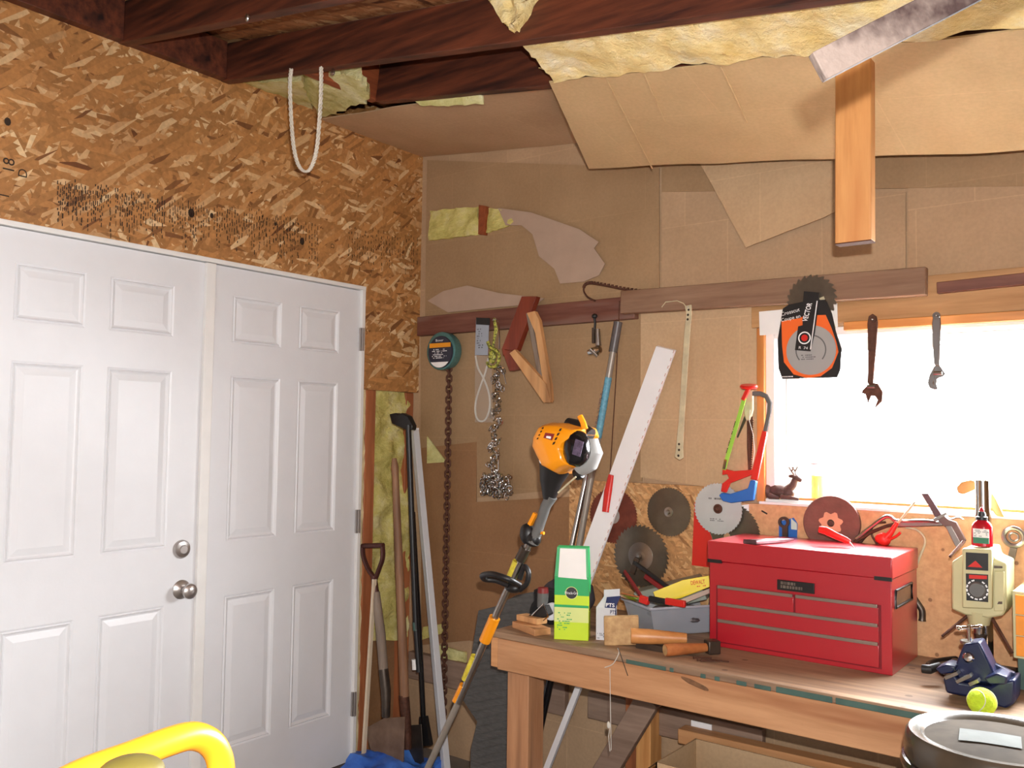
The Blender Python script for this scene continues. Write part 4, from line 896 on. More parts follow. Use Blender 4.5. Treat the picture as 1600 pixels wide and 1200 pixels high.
t = Thing('hanging_string', 'thin string with a knot hanging from the bench front', 'string'); ys = BY-.006
t.part('cord', MB().tube(smooth_path([P(a, b, ys) for a, b in ((965, 1013), (967, 1020), (958, 1037), (945, 1043))], 5), .0014, 6).tube([P(953, 1045, ys), P(954, 1120, ys), P(955, 1172, ys)], .0011, 6).tube([P(954, 1130, ys), P(951, 1150, ys), P(953, 1174, ys)], .0011, 6), CORD)
t.part('knot', MB().blob(P(951, 1132, ys), (.006, .005, .011), 8, 6, .3, 60), CORD); t.part('nail', MB().tube([P(966, 1012, ys), P(972, 1030, ys-.003), P(981, 1056, ys-.004)], .0013, 6), DARKST); t.done()

# ------------------------------------------------------------------ things on the bench
Z = BZ
def fbox(o, ex, ey, w, d, h, name=None):
    """upright box: front-left-bottom corner o, along ex by w, depth along ey by d"""
    o, ex, ey = V(o), V(ex).normalized(), V(ey).normalized(); return MB().obox(o+ex*w/2+ey*d/2+V((0, 0, h/2)), ex*w/2, ey*d/2, V((0, 0, h/2)))
# green plant food box
t = Thing('plant_food_box', 'green and lime plant food box standing at the bench front', 'box')
o = V((1.192, -.592, Z)); ex = V((.89, .46, 0)).normalized(); ey = V((-ex.y, ex.x, 0)); w, dp, h = .112, .062, .205
bd = t.part('carton', fbox(o, ex, ey, w, dp, h), LIME, bevel=.0015)
nf = -ey
def fp(name, u0, u1, v0, v1, m_, off=.0006, side=False, lab=None):
    if not side: a = o+ex*w*u0+nf*off; q = [a+V((0, 0, h*v0)), o+ex*w*u1+nf*off+V((0, 0, h*v0)), o+ex*w*u1+nf*off+V((0, 0, h*v1)), a+V((0, 0, h*v1))]
    else: b_ = o+ex*(w+off); q = [b_+ey*dp*u0+V((0, 0, h*v0)), b_+ey*dp*u1+V((0, 0, h*v0)), b_+ey*dp*u1+V((0, 0, h*v1)), b_+ey*dp*u0+V((0, 0, h*v1))]
    t.part(name, MB().prism(q, (nf if not side else ex)*.0004), m_, bd)
fp('green_band', 0, 1, .70, 1.0, GREEN); fp('green_band', 0, 1, .70, 1.0, GREEN, side=True); fp('pale_panel', .0, 1, .28, .51, LIMEP); fp('green_stripe', 0, 1, .51, .55, GREEN)
# slanted pouring top
tp = MB(); q0, q1 = o+V((0, 0, h)), o+ex*w+V((0, 0, h)); r0_, r1_ = q0+ey*dp, q1+ey*dp
up2 = V((0, 0, .092))
tp.add([q0, q1, r1_, r0_, q0+ey*.012+up2+ex*.006, q1+ey*.012+up2-ex*.004, r1_+up2-ex*.004, r0_+up2+ex*.006], [(0, 1, 5, 4), (1, 2, 6, 5), (2, 3, 7, 6), (3, 0, 4, 7), (4, 5, 6, 7)])
t.part('top', tp, GREEN, bd)
wl2 = MB(); a = q0+nf*.001+ex*.010-V((0, 0, .03)); wl2.prism([q0+ex*.012+nf*.0012-V((0, 0, .004)), q1-ex*.006+nf*.0012-V((0, 0, .008)), q1-ex*.008+nf*.0006+V((0, 0, 0)), q0+ex*.012+nf*.0006], nf*.0005)
wl2.prism([q0+ex*.012+nf*.0006, q1-ex*.008+nf*.0006, q1-ex*.012+ey*.0105+up2*.96+nf*.001, q0+ex*.016+ey*.0105+up2*.96+nf*.001], nf*.0006)
t.part('white_label', wl2, PAPERW, bd)
lc = o+ex*w*.5+nf*.0014+V((0, 0, h*.74))
t.part('logo_disc', MB().lathe(lc, nf, [(0, .0005), (.0185, .0005)], 32), BLACK, bd); t.part('logo_rim', MB().lathe(lc, nf, [(.0185, .0003), (.0205, .0003)], 32), LIMEP, bd)
t.part('lettering', textmb('Miracle-Gro', lc+nf*.001-ex*.021-V((0, 0, .004)), ex, (0, 0, 1), .009, .042), INKW, bd)
t.part('small_print', squiggles(o+ex*.01+nf*.0008+V((0, 0, .03)), ex, (0, 0, 1), .05, .06, 9, .5, 21), GREEN, bd)
lc = o+ex*(w+.001)+ey*dp*.5+V((0, 0, h*.6)); t.part('side_mark', MB().obox(lc, ex*.0006, ey*.012, V((0, 0, .030))), BLACK, bd); t.done()
# white carton with blue label
t = Thing('gabled_carton', 'white gable topped carton with a navy label beside the green box', 'carton')
o = V((1.300, -.508, Z)); ex = V((.9, .43, 0)).normalized(); ey = V((-ex.y, ex.x, 0)); w, dp, h = .062, .055, .105
m_ = fbox(o, ex, ey, w, dp, h); q0, q1 = o+V((0, 0, h)), o+ex*w+V((0, 0, h)); r0_, r1_ = q0+ey*dp, q1+ey*dp
rg0, rg1 = (q0+r0_)/2+V((0, 0, .03))+ex*.022, (q1+r1_)/2+V((0, 0, .036))+ex*.012
m_.add([q0, q1, r1_, r0_, rg0, rg1], [(0, 1, 5, 4), (2, 3, 4, 5), (1, 2, 5), (3, 0, 4)])
m_.prism([rg0, rg1, rg1+V((0, 0, .022)), rg0+V((0, 0, .022))], ey*.002); cb_ = t.part('carton', m_, mat('pale_grey_card', (206, 206, 212), .6, var=.04))
t.part('navy_label', MB().prism([q1-ex*.034+nf*.001, q1+nf*.001, rg1+ex*.004+nf*.004, rg0+ex*.010+nf*.004], nf*.002), INKB, cb_)
t.part('navy_label', MB().prism([o+ex*(w+.0005)+V((0, 0, .06)), o+ex*(w+.0005)+ey*.02+V((0, 0, .06)), q1+ex*.0005+ey*.02, q1+ex*.0005], ex*.0005), INKB, cb_)
t.part('lettering', textmb('PTS', q1-ex*.030+nf*.004+V((0, 0, .004)), ex, (0, 0, 1), .012, .028, bold=True), INKW, cb_); t.part('lettering', textmb('PTS', q1-ex*.016+nf*.0045-V((0, 0, .018)), ex, (0, 0, 1), .012, .02, bold=True), INKB, cb_)
t.part('small_print', squiggles(o+ex*.004+nf*.0008+V((0, 0, .004)), ex, (0, 0, 1), .05, .02, 4, .5, 22), INKG, cb_); t.done()
# wood blocks and handles
o = V((1.352, -.556, Z)); ex = V((.55, .83, 0)).normalized(); ey = V((-.83, .55, 0))
one('wood_offcut', MB().obox(o+V((.045, .045, .045)), V((.85, .52, .06)).normalized()*.055, V((-.52, .85, 0)).normalized()*.018, V((-.03, 0, 1)).normalized()*.044), ENDG, 'upright square block of pale wood beside the white carton', 'wood block', bevel=.003)
def hammer(a, b, r, m_, label, name='hammer_handle'):
    a, b = V(a), V(b); d_ = (b-a); t = Thing(name, label, 'handle', 'wooden tool handles on the bench'); t.part('shaft', MB().tube([a, a+d_*.02, a+d_*.3, a+d_*.7, b], [r*.95, r, r, r*.85, r*.7], 16), m_)
    t.part('worn_end', MB().lathe(a-d_.normalized()*.0008, d_, [(0, 0), (r*.85, 0)], 16), ENDG); return t
t = hammer((1.452, -.545, Z+.042), (1.60, -.46, Z+.040), .0235, HANDLE, 'thick pale wooden handle lying against the wood block'); t.part('prop', MB().box((1.455, -.52, Z), (1.56, -.46, Z+.0185)), DARKST); t.done()
t = hammer((1.578, -.560, Z+.0195), (1.66, -.45, Z+.021), .0185, wood('dark_handle', (160, 92, 50), (186, 116, 66), 'x', .35, knots=False), 'darker brown wooden handle in front of the pale one'); 
t.part('hatchet_head', MB().obox(V((1.672, -.432, Z+.022)), V((.012, .016, 0)), V((.01, -.008, 0))*1.5, V((0, 0, .02))), DARKST, bevel=.003); t.done()
nl = MB(); rnd = random.Random(2)
for i in range(5):
    c = V((1.70+rnd.uniform(-.03, .03), -.52+rnd.uniform(-.02, .02), Z+.0025)); a = rnd.uniform(.2, .9); dv = V((math.cos(a), math.sin(a), 0))*.028
    one('nail', MB().tube([c-dv, c+dv], .0018, 6).lathe(c-dv, dv, [(0, 0), (.0045, 0), (.0045, .0015), (0, .0015)], 8), RUST, 'rusty nail lying loose in front of the red tool chest', 'nail', 'loose nails on the bench')
one('wood_offcut', MB().obox(V((1.065, -.545, Z+.011)), V((.068, -.028, 0)), V((.016, .036, 0))*.8, V((0, 0, .011))), PINEX, 'lower flat pine offcut on the left end of the bench', 'wood block', bevel=.002)
one('wood_offcut', MB().obox(V((1.045, -.515, Z+.033)), V((.05, -.008, 0)), V((.006, .022, 0)), V((0, 0, .010))), LPINE, 'upper pine offcut crossing another at the left bench end', 'wood block', bevel=.002)
# black cloth, tape roll, dark cylinder, clamp
one('black_cloth', MB().blob((1.045, -.34, Z+.056), (.11, .12, .060), 26, 14, .35, 11), BLACKC, 'heap of black cloth at the back of the bench left end', 'cloth')
one('grey_bundle', MB().blob((.955, -.14, Z+.06), (.12, .07, .07), 22, 12, .2, 9), mat('slate_cloth', (70, 68, 76), .8, var=.2, bmp=.3), 'slate grey bundle against the wall behind the black cloth', 'bundle')
c = P(862, 935, -.46); c.z = Z+.0295+.026; one('tape_roll', MB().lathe(c, (.45, -1, .1), [(0, .008), (.020, .008), (.0205, .012), (.028, .012), (.029, .008), (.029, -.02), (0, -.02)], 32), mat('white_tape', (214, 214, 220), .5, var=.05), 'white tape roll on its edge beside the green box', 'tape')
c = P(843, 950, -.46); t = Thing('spray_can', 'dark grey can with a maroon cap behind the tape roll', 'can'); c.z = max(c.z, Z+.06)
t.part('body', MB().tube([c+V((0, .02, -.0)), c+V((0, .02, .05))], .020, 20), GREYP); t.part('cap', MB().tube([c+V((0, .02, .05)), c+V((0, .02, .068))], [.020, .018], 20), REDD); t.done()
t = Thing('steel_clamp', 'chrome and black spring clamp beside the green box', 'clamp')
a, b = P(829, 970, -.50), P(858, 952, -.50); t.part('jaw', MB().beam(a+V((0, 0, .0)), b, .03, .035), BLACK, bevel=.003); t.part('wire_frame', MB().tube([a+V((-.008, -.018, .0)), b+V((-.01, -.018, .02)), b+V((.01, -.018, -.02)), a+V((.01, -.018, -.03))], .0025, 6, closed=True), CHROME); t.done()
# plastic tub with tools
t = Thing('plastic_tub', 'clear plastic tub full of hand tools in the middle of the bench', 'tub')
c = [PZ(975, 975, Z), PZ(1037, 992, Z), PZ(1112, 975, Z)]
A_ = V((1.30, -.26, Z)); B_ = V((1.435, -.335, Z)); ex = V((.80, .60, 0)); 
Fp, Rp, Lp = V((1.425, -.36, Z+.002)), V((1.60, -.10, Z+.002)), V((1.27, -.265, Z+.002)); Bp = Rp+Lp-Fp
def sc(p, k, dz): cc = (Rp+Lp)/2; return cc+(p-cc)*k+V((0, 0, dz))
H = .095; wl_ = MB(); lo_ = [sc(p, .9, 0) for p in (Fp, Rp, Bp, Lp)]; hi_ = [sc(p, 1.06, H) for p in (Fp, Rp, Bp, Lp)]; li = [sc(p, 1.03, H) for p in (Fp, Rp, Bp, Lp)]; bi = [sc(p, .88, .004) for p in (Fp, Rp, Bp, Lp)]
wl_.add(lo_+hi_+li+bi, [(0, 3, 2, 1)]+[(i, (i+1) % 4, 4+(i+1) % 4, 4+i) for i in range(4)]+[(4+i, 4+(i+1) % 4, 8+(i+1) % 4, 8+i) for i in range(4)]+[(8+i, 8+(i+1) % 4, 12+(i+1) % 4, 12+i) for i in range(4)]+[(12, 13, 14, 15)])
t.part('bin', wl_, TUB, bevel=.002); hr = [sc(p, 1.08, H-.003) for p in (Fp, Rp, Bp, Lp)]; t.part('rim', MB().tube(hr, .0045, 8, closed=True), mat('frosted_rim', (170, 172, 182), .3, var=.03, bmp=0))
t.done()
cc = (Rp+Lp)/2
one('tool_pile', MB().blob(cc+V((0, 0, .05)), (.10, .075, .030), 26, 14, .35, 16), mat('mixed_steel', (96, 90, 92), .5, .5, var=.5, scale=30, bmp=.5), 'jumble of small steel tools lying inside the clear tub', 'tools', kind='stuff')
one('grey_case', MB().obox(cc+V((-.07, .08, .10)), V((.11, .03, .035)), V((-.02, .06, .0))*.9, V((-.02, 0, .035))), mat('grey_green_case', (140, 146, 134), .5, var=.05), 'flat grey case sticking up at the back of the clear tub', 'case', bevel=.004)
def tub_tool(name, a, b, r, m_, label, cat, flat=.6, hd=None):
    t = Thing(name, label, cat); t.part('handle', MB().tube([a, (a+b)/2, b], [r*.9, r, r*.8], 10, flat=flat), m_)
    if hd: t.part('head', hd[0], hd[1])
    return t.done()
yt = -.30
tub_tool('pry_bar', P(976, 893, yt+.08), P(1006, 938, yt), .009, REDD, 'dark red bar standing slanted in the clear tub', 'bar')
t = Thing('folding_saw', 'dark red and black tool leaning over the back of the tub', 'tool'); t.part('black_side', MB().beam(P(990, 878, yt+.14), P(1048, 920, yt+.10), .01, .014), BLACK, bevel=.002); t.part('red_side', MB().beam(P(1008, 900, yt+.12), P(1038, 922, yt+.10), .012, .016), REDD, bevel=.002); t.part('bracket', MB().beam(P(996, 872, yt+.14), P(988, 896, yt+.14), .01, .02), DARKST); t.done()
t = Thing('tin_snips', 'red and orange handled snips lying across the tub rim', 'snips'); t.part('red_grip', MB().beam(P(1000, 935, yt-.03), P(1014, 940, yt-.03), .018, .024), REDP, bevel=.003)
t.part('blade', MB().tube([P(962, 928, yt-.03), P(975, 932, yt-.03), P(1000, 938, yt-.03)], [.003, .008, .009], 8, flat=.5), CHROME); t.part('orange_grip', MB().tube([P(972, 929, yt), P(996, 934, yt-.02)], .006, 8), mat('orange_brown', (200, 110, 50), .5)); t.done()
t = Thing('utility_knife', 'bright red and black utility knife resting on the tub rim', 'knife'); t.part('red_body', MB().beam(P(1040, 939, yt-.04), P(1071, 944, yt-.04), .014, .022), REDP, bevel=.003); t.part('black_body', MB().beam(P(1014, 935, yt-.04), P(1041, 940, yt-.04), .012, .018), BLACK, bevel=.003); t.done()
t = Thing('yellow_box', 'yellow cardboard box lying in the clear tub', 'box')
o_ = P(1050, 942, -.24); 
f0, f1, f2, f3 = P(1066, 906, -.20), P(1108, 899, -.16), P(1110, 917, -.16), P(1072, 921, -.20)
off_ = P(1030, 931, -.30)-P(1069, 904, -.20)
yb_ = t.part('carton', MB().prism([f0, f1, f2, f3], V((-.09, -.045, -.045))), YELB, bevel=.002)
nrm = (f1-f0).cross(f3-f0).normalized(); nrm = nrm if nrm.y < 0 else -nrm
ti = MB(); exx = (f2-f3).normalized(); t.part('lettering', textmb('DEWALT', f3+(f0-f3)*.4+exx*.022+nrm*.002, exx, (0, 0, 1), .014, .048, bold=True), INKR, yb_)
t.part('lettering', squiggles(f3+(f0-f3)*.08+exx*.038+nrm*.002, exx, (0, 0, 1), .03, .008, 1, .9, 33), INKR, yb_); t.done()
one('pale_stick', MB().beam(P(1052, 946, -.27), P(1112, 922, -.12), .012, .016), mat('pale_plastic', (206, 186, 170), .5), 'pale strip lying along the back rim of the clear tub', 'strip', bevel=.002)

# ------------------------------------------------------------------ red tool chest
t = Thing('tool_chest', 'red steel tool chest with grey drawer pulls on the workbench', 'tool chest')
x0, x1, yf, yb, z0, z1 = 1.617, 2.172, -.335, -.045, Z, 1.082
zb = 1.018
t.part('body', MB().box((x0, yf+.002, z0), (x1, yb, zb)), RED, bevel=.002)
lidp = t.part('lid', MB().box((x0-.004, yf-.006, zb+.001), (x1+.004, yb, z1)), RED, bevel=.003)
for x in (x0-.003, x1-.045): t.part('latch_strip', MB().box((x, yf-.0075, zb-.004), (x+.048, yf, zb+.007)), BLACK, lidp)
fx0, fx1 = x0+.03, x1-.035
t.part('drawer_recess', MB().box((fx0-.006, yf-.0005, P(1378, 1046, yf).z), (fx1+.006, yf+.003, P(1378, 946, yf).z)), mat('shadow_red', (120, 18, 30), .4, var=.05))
zq = [P(1378, k_, yf).z for k_ in (950, 979, 1008, 1044)]
rowsd = [(zq[1]+.004, zq[0]), (zq[2]+.004, zq[1]-.002), (zq[3], zq[2]-.002)]
mid = fx0+(fx1-fx0)*.505
def drawer(xa, xb, za, zb_):
    k = t.part('drawer', MB().box((xa, yf-.004, za), (xb, yf, zb_)), RED, bevel=.001)
    t.part('drawer_pull', MB().box((xa+.002, yf-.010, zb_-.001), (xb-.002, yf-.003, zb_+.009)), mat('taupe_pull', (136, 118, 108), .3, .6, var=.05) if 'pullm' not in globals() else pullm, k, bevel=.001)
pullm = mat('taupe_pull', (150, 134, 124), .3, .5, var=.05)
drawer(fx0, mid-.003, *rowsd[0]); drawer(mid+.003, fx1, *rowsd[0]); drawer(fx0, fx1, *rowsd[1]); drawer(fx0, fx1, *rowsd[2])
bp0, bp1 = P(1215, 921, yf), P(1273, 912, yf); pl_ = t.part('name_plate', MB().box((bp0.x, yf-.005, bp0.z), (bp1.x, yf, P(1215, 905, yf).z)), BLACK, bevel=.001)
t.part('lettering', squiggles(V((bp0.x+.012, yf-.006, bp0.z+.005)), (1, 0, 0), (0, 0, 1), .09, .022, 2, .9, 41, lh=.8), STEEL, pl_)
hz0 = z0+.205; t.part('side_handle', MB().box((x1-.0005, -.30, hz0-.02), (x1+.002, -.12, hz0+.028)), STEEL).__class__
t.part('handle_rim', MB().tube([(x1+.003, -.30, hz0-.02), (x1+.003, -.12, hz0-.02), (x1+.003, -.12, hz0+.028), (x1+.003, -.30, hz0+.028)], .004, 6, closed=True), BLACK); t.done()
# on the chest
t = Thing('putty_knife', 'red handled bent offset tool lying on the tool chest lid', 'putty knife'); zt = z1+.003
hp = [P(a, b, -.20) for a, b in ((1280, 827), (1290, 829), (1306, 837), (1322, 844), (1328, 847))]
t.part('handle', MB().tube(hp, [.010, .0125, .011, .010, .007], 12, flat=.7), REDP, bevel=0); t.part('shank', MB().tube(smooth_path([P(1327, 846, -.20), P(1334, 855, -.20), P(1341, 862, -.20), P(1352, 864.5, -.20)], 5), .0018, 6), CHROME)
t.part('blade', MB().prism([P(1352, 864, -.20)+V((0, -.01, 0)), P(1352, 864, -.20)+V((0, .012, 0)), P(1400, 868, -.20)+V((0, .012, 0)), P(1400, 868, -.20)+V((0, -.01, 0))], (0, 0, .0012)), STEEL); t.done()
one('awl', MB().tube([PZ(1162, 846, z1+.008), PZ(1180, 847, z1+.009), PZ(1215, 845, z1+.008), PZ(1240, 843, z1+.006)], [.007, .009, .008, .003], 10, flat=.8), mat('purple_brown_steel', (110, 80, 84), .35, .6, var=.3), 'old brown metal punch lying on the left of the chest lid', 'tool')
t = Thing('hose_nozzle', 'grey hose nozzle hanging behind the right side of the tool chest', 'nozzle'); t.part('body', MB().tube(smooth_path([P(a, b, -.03) for a, b in ((1428, 934), (1436, 946), (1441, 955), (1441, 970))], 4), [.010]*12+[.012], 10), DARKST); t.done()

# ------------------------------------------------------------------ on the particle board / sill
c = P(1300, 817, -.04); t = Thing('grinding_disc', 'brown grinding disc with a tan centre hanging under the window', 'disc')
t.part('wheel', MB().lathe(c, (.12, -1, 0), [(.012, .012), (.088, .012), (.090, .008), (.090, -.006), (.012, -.006)], 48), mat('grinding_stone', (110, 74, 64), .8, var=.15, scale=30, bmp=.2)); 
cm = MB(); pp = [c+V((math.cos(a)*(.034+.005*math.sin(a*7)), -.0130+math.cos(a)*.0045, math.sin(a)*(.034+.005*math.sin(a*7)))) for a in [k*PI/18 for k in range(36)]]; t.part('paper_label', MB().prism(pp[::-1], (0, .001, 0)), mat('tan_label', (206, 156, 120), .6)); t.part('bolt', MB().lathe(c, (0, -1, 0), [(0, .018), (.008, .018), (.012, .014)], 16).tube([c, c+V((0, .035, 0))], .004, 8), DARKST); t.done()
t = Thing('blister_pack', 'blue and white blister pack with a dark ring tool on the board', 'packaging')
t.part('card', trp([(1217, 815), (1240, 809), (1246, 818), (1245, 850), (1217, 850)], -.026, .003), BLUE); t.part('pale_top', trp([(1236, 810), (1245, 818), (1245, 828), (1236, 827)], -.028, .002), mat('pale_mint', (190, 214, 206), .5)); t.part('tool', MB().lathe(P(1225, 816, -.035), (0, -1, 0), [(.010, .006), (.019, .006), (.019, -.004), (.010, -.004), (.010, .006)], 20).box(P(1222, 850, -.04), P(1232, 822, -.03)), DARKST); t.done()
one('wood_chip', MB().beam(P(1190, 798, -.024), P(1199, 803, -.024), .003, .005), INK, 'dark splinter mark on the particle board below the window corner', 'splinter')
t = Thing('caulking_gun', 'steel rod caulking gun with a red trigger hanging under the window', 'caulking gun'); y = -.05
t.part('frame', MB().tube(smooth_path([P(a, b, y) for a, b in ((1338, 842), (1360, 824), (1382, 808), (1392, 808), (1402, 814), (1440, 814), (1468, 816))], 4), .006, 8), STEEL)
t.part('cradle', trp([(1400, 812), (1470, 813), (1474, 822), (1400, 824)], y-.004, .02), STEEL, bevel=.003)
t.part('yoke', MB().tube([P(1335, 847, y), P(1360, 832, y), P(1385, 822, y), P(1402, 818, y)], .0055, 8), RUST)
t.part('rod', MB().tube([P(1399, 822, y-.02), P(1430, 784, y-.02)], .0035, 8), CREAM)
t.part('trigger', MB().tube([P(1402, 816, y-.02), P(1392, 832, y-.02), P(1382, 843, y-.02)], [.006, .009, .012], 10).tube([P(1388, 844, y-.02), P(1400, 838, y-.02), P(1407, 832, y-.02)], .004, 8), REDP)
t.part('handle', MB().blob(P(1380, 843, y-.02), (.024, .012, .02), 14, 8, .2, 30), REDP); t.done()
one('tool_strap', MB().tube(smooth_path([P(a, b, -.03) for a, b in ((1342, 848), (1350, 838), (1355, 834))], 4), .008, 8), RUST, 'short brown metal bar behind the caulking gun', 'bar')
one('leather_loop', MB().tube(smooth_path([P(a, b, -.036) for a, b in ((1372, 852), (1363, 838), (1362, 826), (1370, 818), (1384, 816))], 5), .0035, 8), RUST, 'dark hoop of cord hanging left of the red trigger', 'cord')
one('white_cable', MB().tube(smooth_path([P(a, b, -.034) for a, b in ((1415, 824), (1432, 828), (1443, 838), (1445, 850), (1438, 868), (1430, 890))], 6), .0036, 8), CREAM, 'cream cable curving down the board behind the tool chest', 'cable')
t = Thing('hunting_knife', 'sheathed knife with a dark blade and guard hung under the window', 'knife'); y = -.07
t.part('blade', trp([(1439, 771), (1450, 771), (1471, 804), (1462, 810), (1452, 792)], y, .006), mat('brown_black', (86, 62, 66), .5), bevel=.001)
t.part('guard', trp([(1457, 811), (1478, 800), (1480, 803), (1460, 816)], y-.006, .016), STEEL, bevel=.001)
t.part('grip', trp([(1462, 810), (1472, 804), (1482, 812), (1494, 816), (1509, 845), (1504, 849), (1490, 838), (1477, 824)], y-.002, .016), mat('dark_grip', (96, 74, 70), .5), bevel=.002)
t.part('side_plate', trp([(1477, 822), (1486, 822), (1502, 850), (1497, 858), (1492, 852)], y-.006, .008), STEEL, bevel=.001); t.done()
t = Thing('clasp_hook', 'thin steel wire clip right of the knife guard', 'hook'); t.part('wire', MB().tube(smooth_path([P(a, b, -.05) for a, b in ((1478, 806), (1486, 811), (1497, 808), (1505, 812))], 4), .0025, 6), CHROME); t.done()
one('saw_handle', MB().prism([P(a, b, -.10) for a, b in ((1494, 761), (1502, 753), (1516, 750), (1530, 753), (1545, 763), (1556, 780), (1569, 808), (1556, 806), (1545, 790), (1535, 773), (1525, 764), (1516, 768), (1504, 773), (1496, 770))], (0, .018, 0)), mat('honey_wood', (206, 150, 84), .4, var=.1), 'curved honey coloured wooden handle behind the drill press column', 'handle', bevel=.004)
c = P(1584, 839, -.04); t = Thing('ring_wrench', 'old steel ring ended wrench hanging at the right edge', 'wrench'); t.part('ring', MB().tube([c+V((math.cos(a)*.026, 0, math.sin(a)*.026)) for a in [k*PI/10 for k in range(20)]], .007, 8, closed=True).tube([c+V((math.cos(a)*.012, 0, math.sin(a)*.012)) for a in [k*PI/8 for k in range(16)]], .003, 8, closed=True), STEEL)
t.part('shank', MB().beam(P(1584, 856, -.04), P(1578, 882, -.04), .012, .018), DARKST); t.done()
# deer figurine on the sill
t = Thing('deer_figurine', 'small brown lying deer figurine on the window sill', 'figurine'); y = -.0; zs_ = Z0+.012
m_ = MB(); cb = P(1215, 772, y+.01); cb.z = zs_+.022
m_.blob(cb+V((.00, 0, .002)), (.052, .022, .024), 20, 12, .08, 40); m_.blob(cb+V((-.035, 0, .002)), (.026, .024, .026), 16, 10, .05, 40); m_.blob(cb+V((.035, 0, .0)), (.025, .02, .022), 16, 10, .05, 40)
m_.tube([cb+V((.035, 0, .008)), cb+V((.055, 0, .028)), cb+V((.062, 0, .048))], [.017, .013, .011], 12); m_.blob(cb+V((.066, 0, .052)), (.012, .010, .011)); m_.tube([cb+V((.066, 0, .052)), cb+V((.085, 0, .043))], [.011, .006], 10)
m_.tube([cb+V((.02, -.02, -.012)), cb+V((.062, -.02, -.016)), cb+V((.08, -.018, -.019))], [.009, .006, .005], 8); m_.tube([cb+V((-.02, -.022, -.012)), cb+V((.015, -.026, -.018))], [.012, .005], 8)
t.part('body', m_, FIG); an = MB()
for s_ in (-1, 1):
    b_ = cb+V((.062, s_*.007, .062)); an.tube([b_, b_+V((-.006, s_*.010, .012)), b_+V((.002, s_*.012, .028))], [.0036, .003, .002], 6); an.tube([b_+V((-.006, s_*.010, .012)), b_+V((-.016, s_*.008, .026))], .0026, 6)
    an.blob(b_+V((-.006, s_*.008, -.004)), (.012, .004, .006))
t.part('antler', an, FIG); t.done()
c = P(1279, 776, .04); c.z = zs_; t = Thing('yellow_jar', 'sunlit jar with yellow contents on the window sill', 'jar')
t.part('glass', MB().lathe(c, (0, 0, 1), [(0, 0), (.028, 0), (.028, .115), (.026, .12)], 28), glassy('jar_plastic', (255, 255, 235), .25, .1)); t.part('contents', MB().lathe(c, (0, 0, 1), [(0, .002), (.024, .002), (.024, .085), (0, .085)], 28), mat('yellow_fluid', (240, 236, 80), .3)); t.part('lid', MB().lathe(c, (0, 0, 1), [(.027, .12), (.029, .12), (.029, .128), (0, .128)], 28), WHITEP); t.done()

# ------------------------------------------------------------------ drill press
t = Thing('drill_press', 'small beige benchtop drill press with a black speed dial', 'drill press'); y = -.25
cx = P(1540, 900, -.16).x
colx = P(1536, 780, -.14); t.part('column', MB().tube([(colx.x+.0, -.14, Z+.012), (colx.x+.0, -.14, colx.z+.055)], .021, 18), CHROME)
hd = [P(a, b, y) for a, b in ((1487, 878), (1501, 868), (1508, 866), (1508, 855), (1550, 857), (1554, 872), (1573, 880), (1573, 950), (1567, 962), (1545, 966), (1508, 961), (1487, 952))]
h_ = t.part('head', MB().prism(hd, (0, .13, 0)), BEIGE, bevel=.005)
cp = t.part('centre_housing', trp([(1503, 857), (1550, 858), (1550, 952), (1503, 950)], y-.022, .03), BEIGE, bevel=.004)
t.part('quill_boss', MB().tube([P(1530, 955, y+.03), P(1530, 975, y+.03)], [.034, .026], 20), BEIGE)
pf = y-.0235
t.part('front_plate', trp([(1509, 863), (1544, 865), (1544, 892), (1509, 890)], pf, .002), BLACK, cp); t.part('triangle_mark', trp([(1524, 876), (1535, 887), (1512, 885.5)], pf-.001, .001), REDP, cp)
t.part('front_plate', trp([(1509, 896), (1544, 898), (1544, 941), (1510, 938)], pf, .002), BLACK, cp); t.part('red_strip', trp([(1514, 898), (1542, 899.5), (1542, 905), (1514, 904)], pf-.001, .001), REDP, cp)
c = P(1527, 921.5, pf); t.part('dial', MB().lathe(c, (0, -1, 0), [(0, .010), (.018, .010), (.021, .006), (.022, 0)], 28), GREYP, cp)
dl = MB()
for k in range(13):
    a0 = math.radians(105+k*25); a1 = a0+math.radians(17); q = [c+V((math.cos(a)*r_, -.0012, math.sin(a)*r_)) for a, r_ in ((a0, .024), (a1, .024), (a1, .028), (a0, .028))]; dl.add(q, [(3, 2, 1, 0)])
t.part('dial_scale', dl, INKW, cp)
t.part('side_latch', trp([(1553, 884), (1566, 885), (1566, 888), (1553, 888)], y-.004, .006), DARKST); t.part('side_latch', trp([(1560, 940), (1566, 940), (1566, 944), (1558, 944)], y-.008, .004), DARKST)
t.part('switch', trp([(1553, 892), (1569, 893), (1569, 955), (1553, 955)], y-.006, .008), BEIGE, bevel=.002)
t.part('quill', MB().tube([P(1530, 970, y+.03), P(1530, 1002, y+.03)], .013, 14), STEEL); t.part('chuck', MB().tube([P(1532, 990, y+.03), P(1532, 1008, y+.03)], [.018, .012], 14), DARKST)
for (a, b) in (((1512, 962), (1472, 994)), ((1550, 966), (1582, 1020)), ((1506, 846), (1484, 870))): t.part('feed_handle', MB().tube([P(*a, y+.04), P(*b, y-.01)], [.005, .0035], 8), RUST)
t.part('base', MB().lathe((colx.x, -.17, Z), (0, 0, 1), [(0, 0), (.115, 0), (.12, .008), (.10, .018), (.03, .022), (.026, .05), (0, .05)], 24), BLACK)
t.part('table', MB().box((colx.x-.085, -.30, Z+.022), (colx.x+.085, -.15, Z+.036)), BLACK, bevel=.004); t.done()
t = Thing('threadlocker_bottle', 'red bottle with a white and green label on top of the drill press', 'bottle')
c = P(1535, 857, y+.02); c.z = P(1535, 857, y-.02).z+.001; s_ = .95
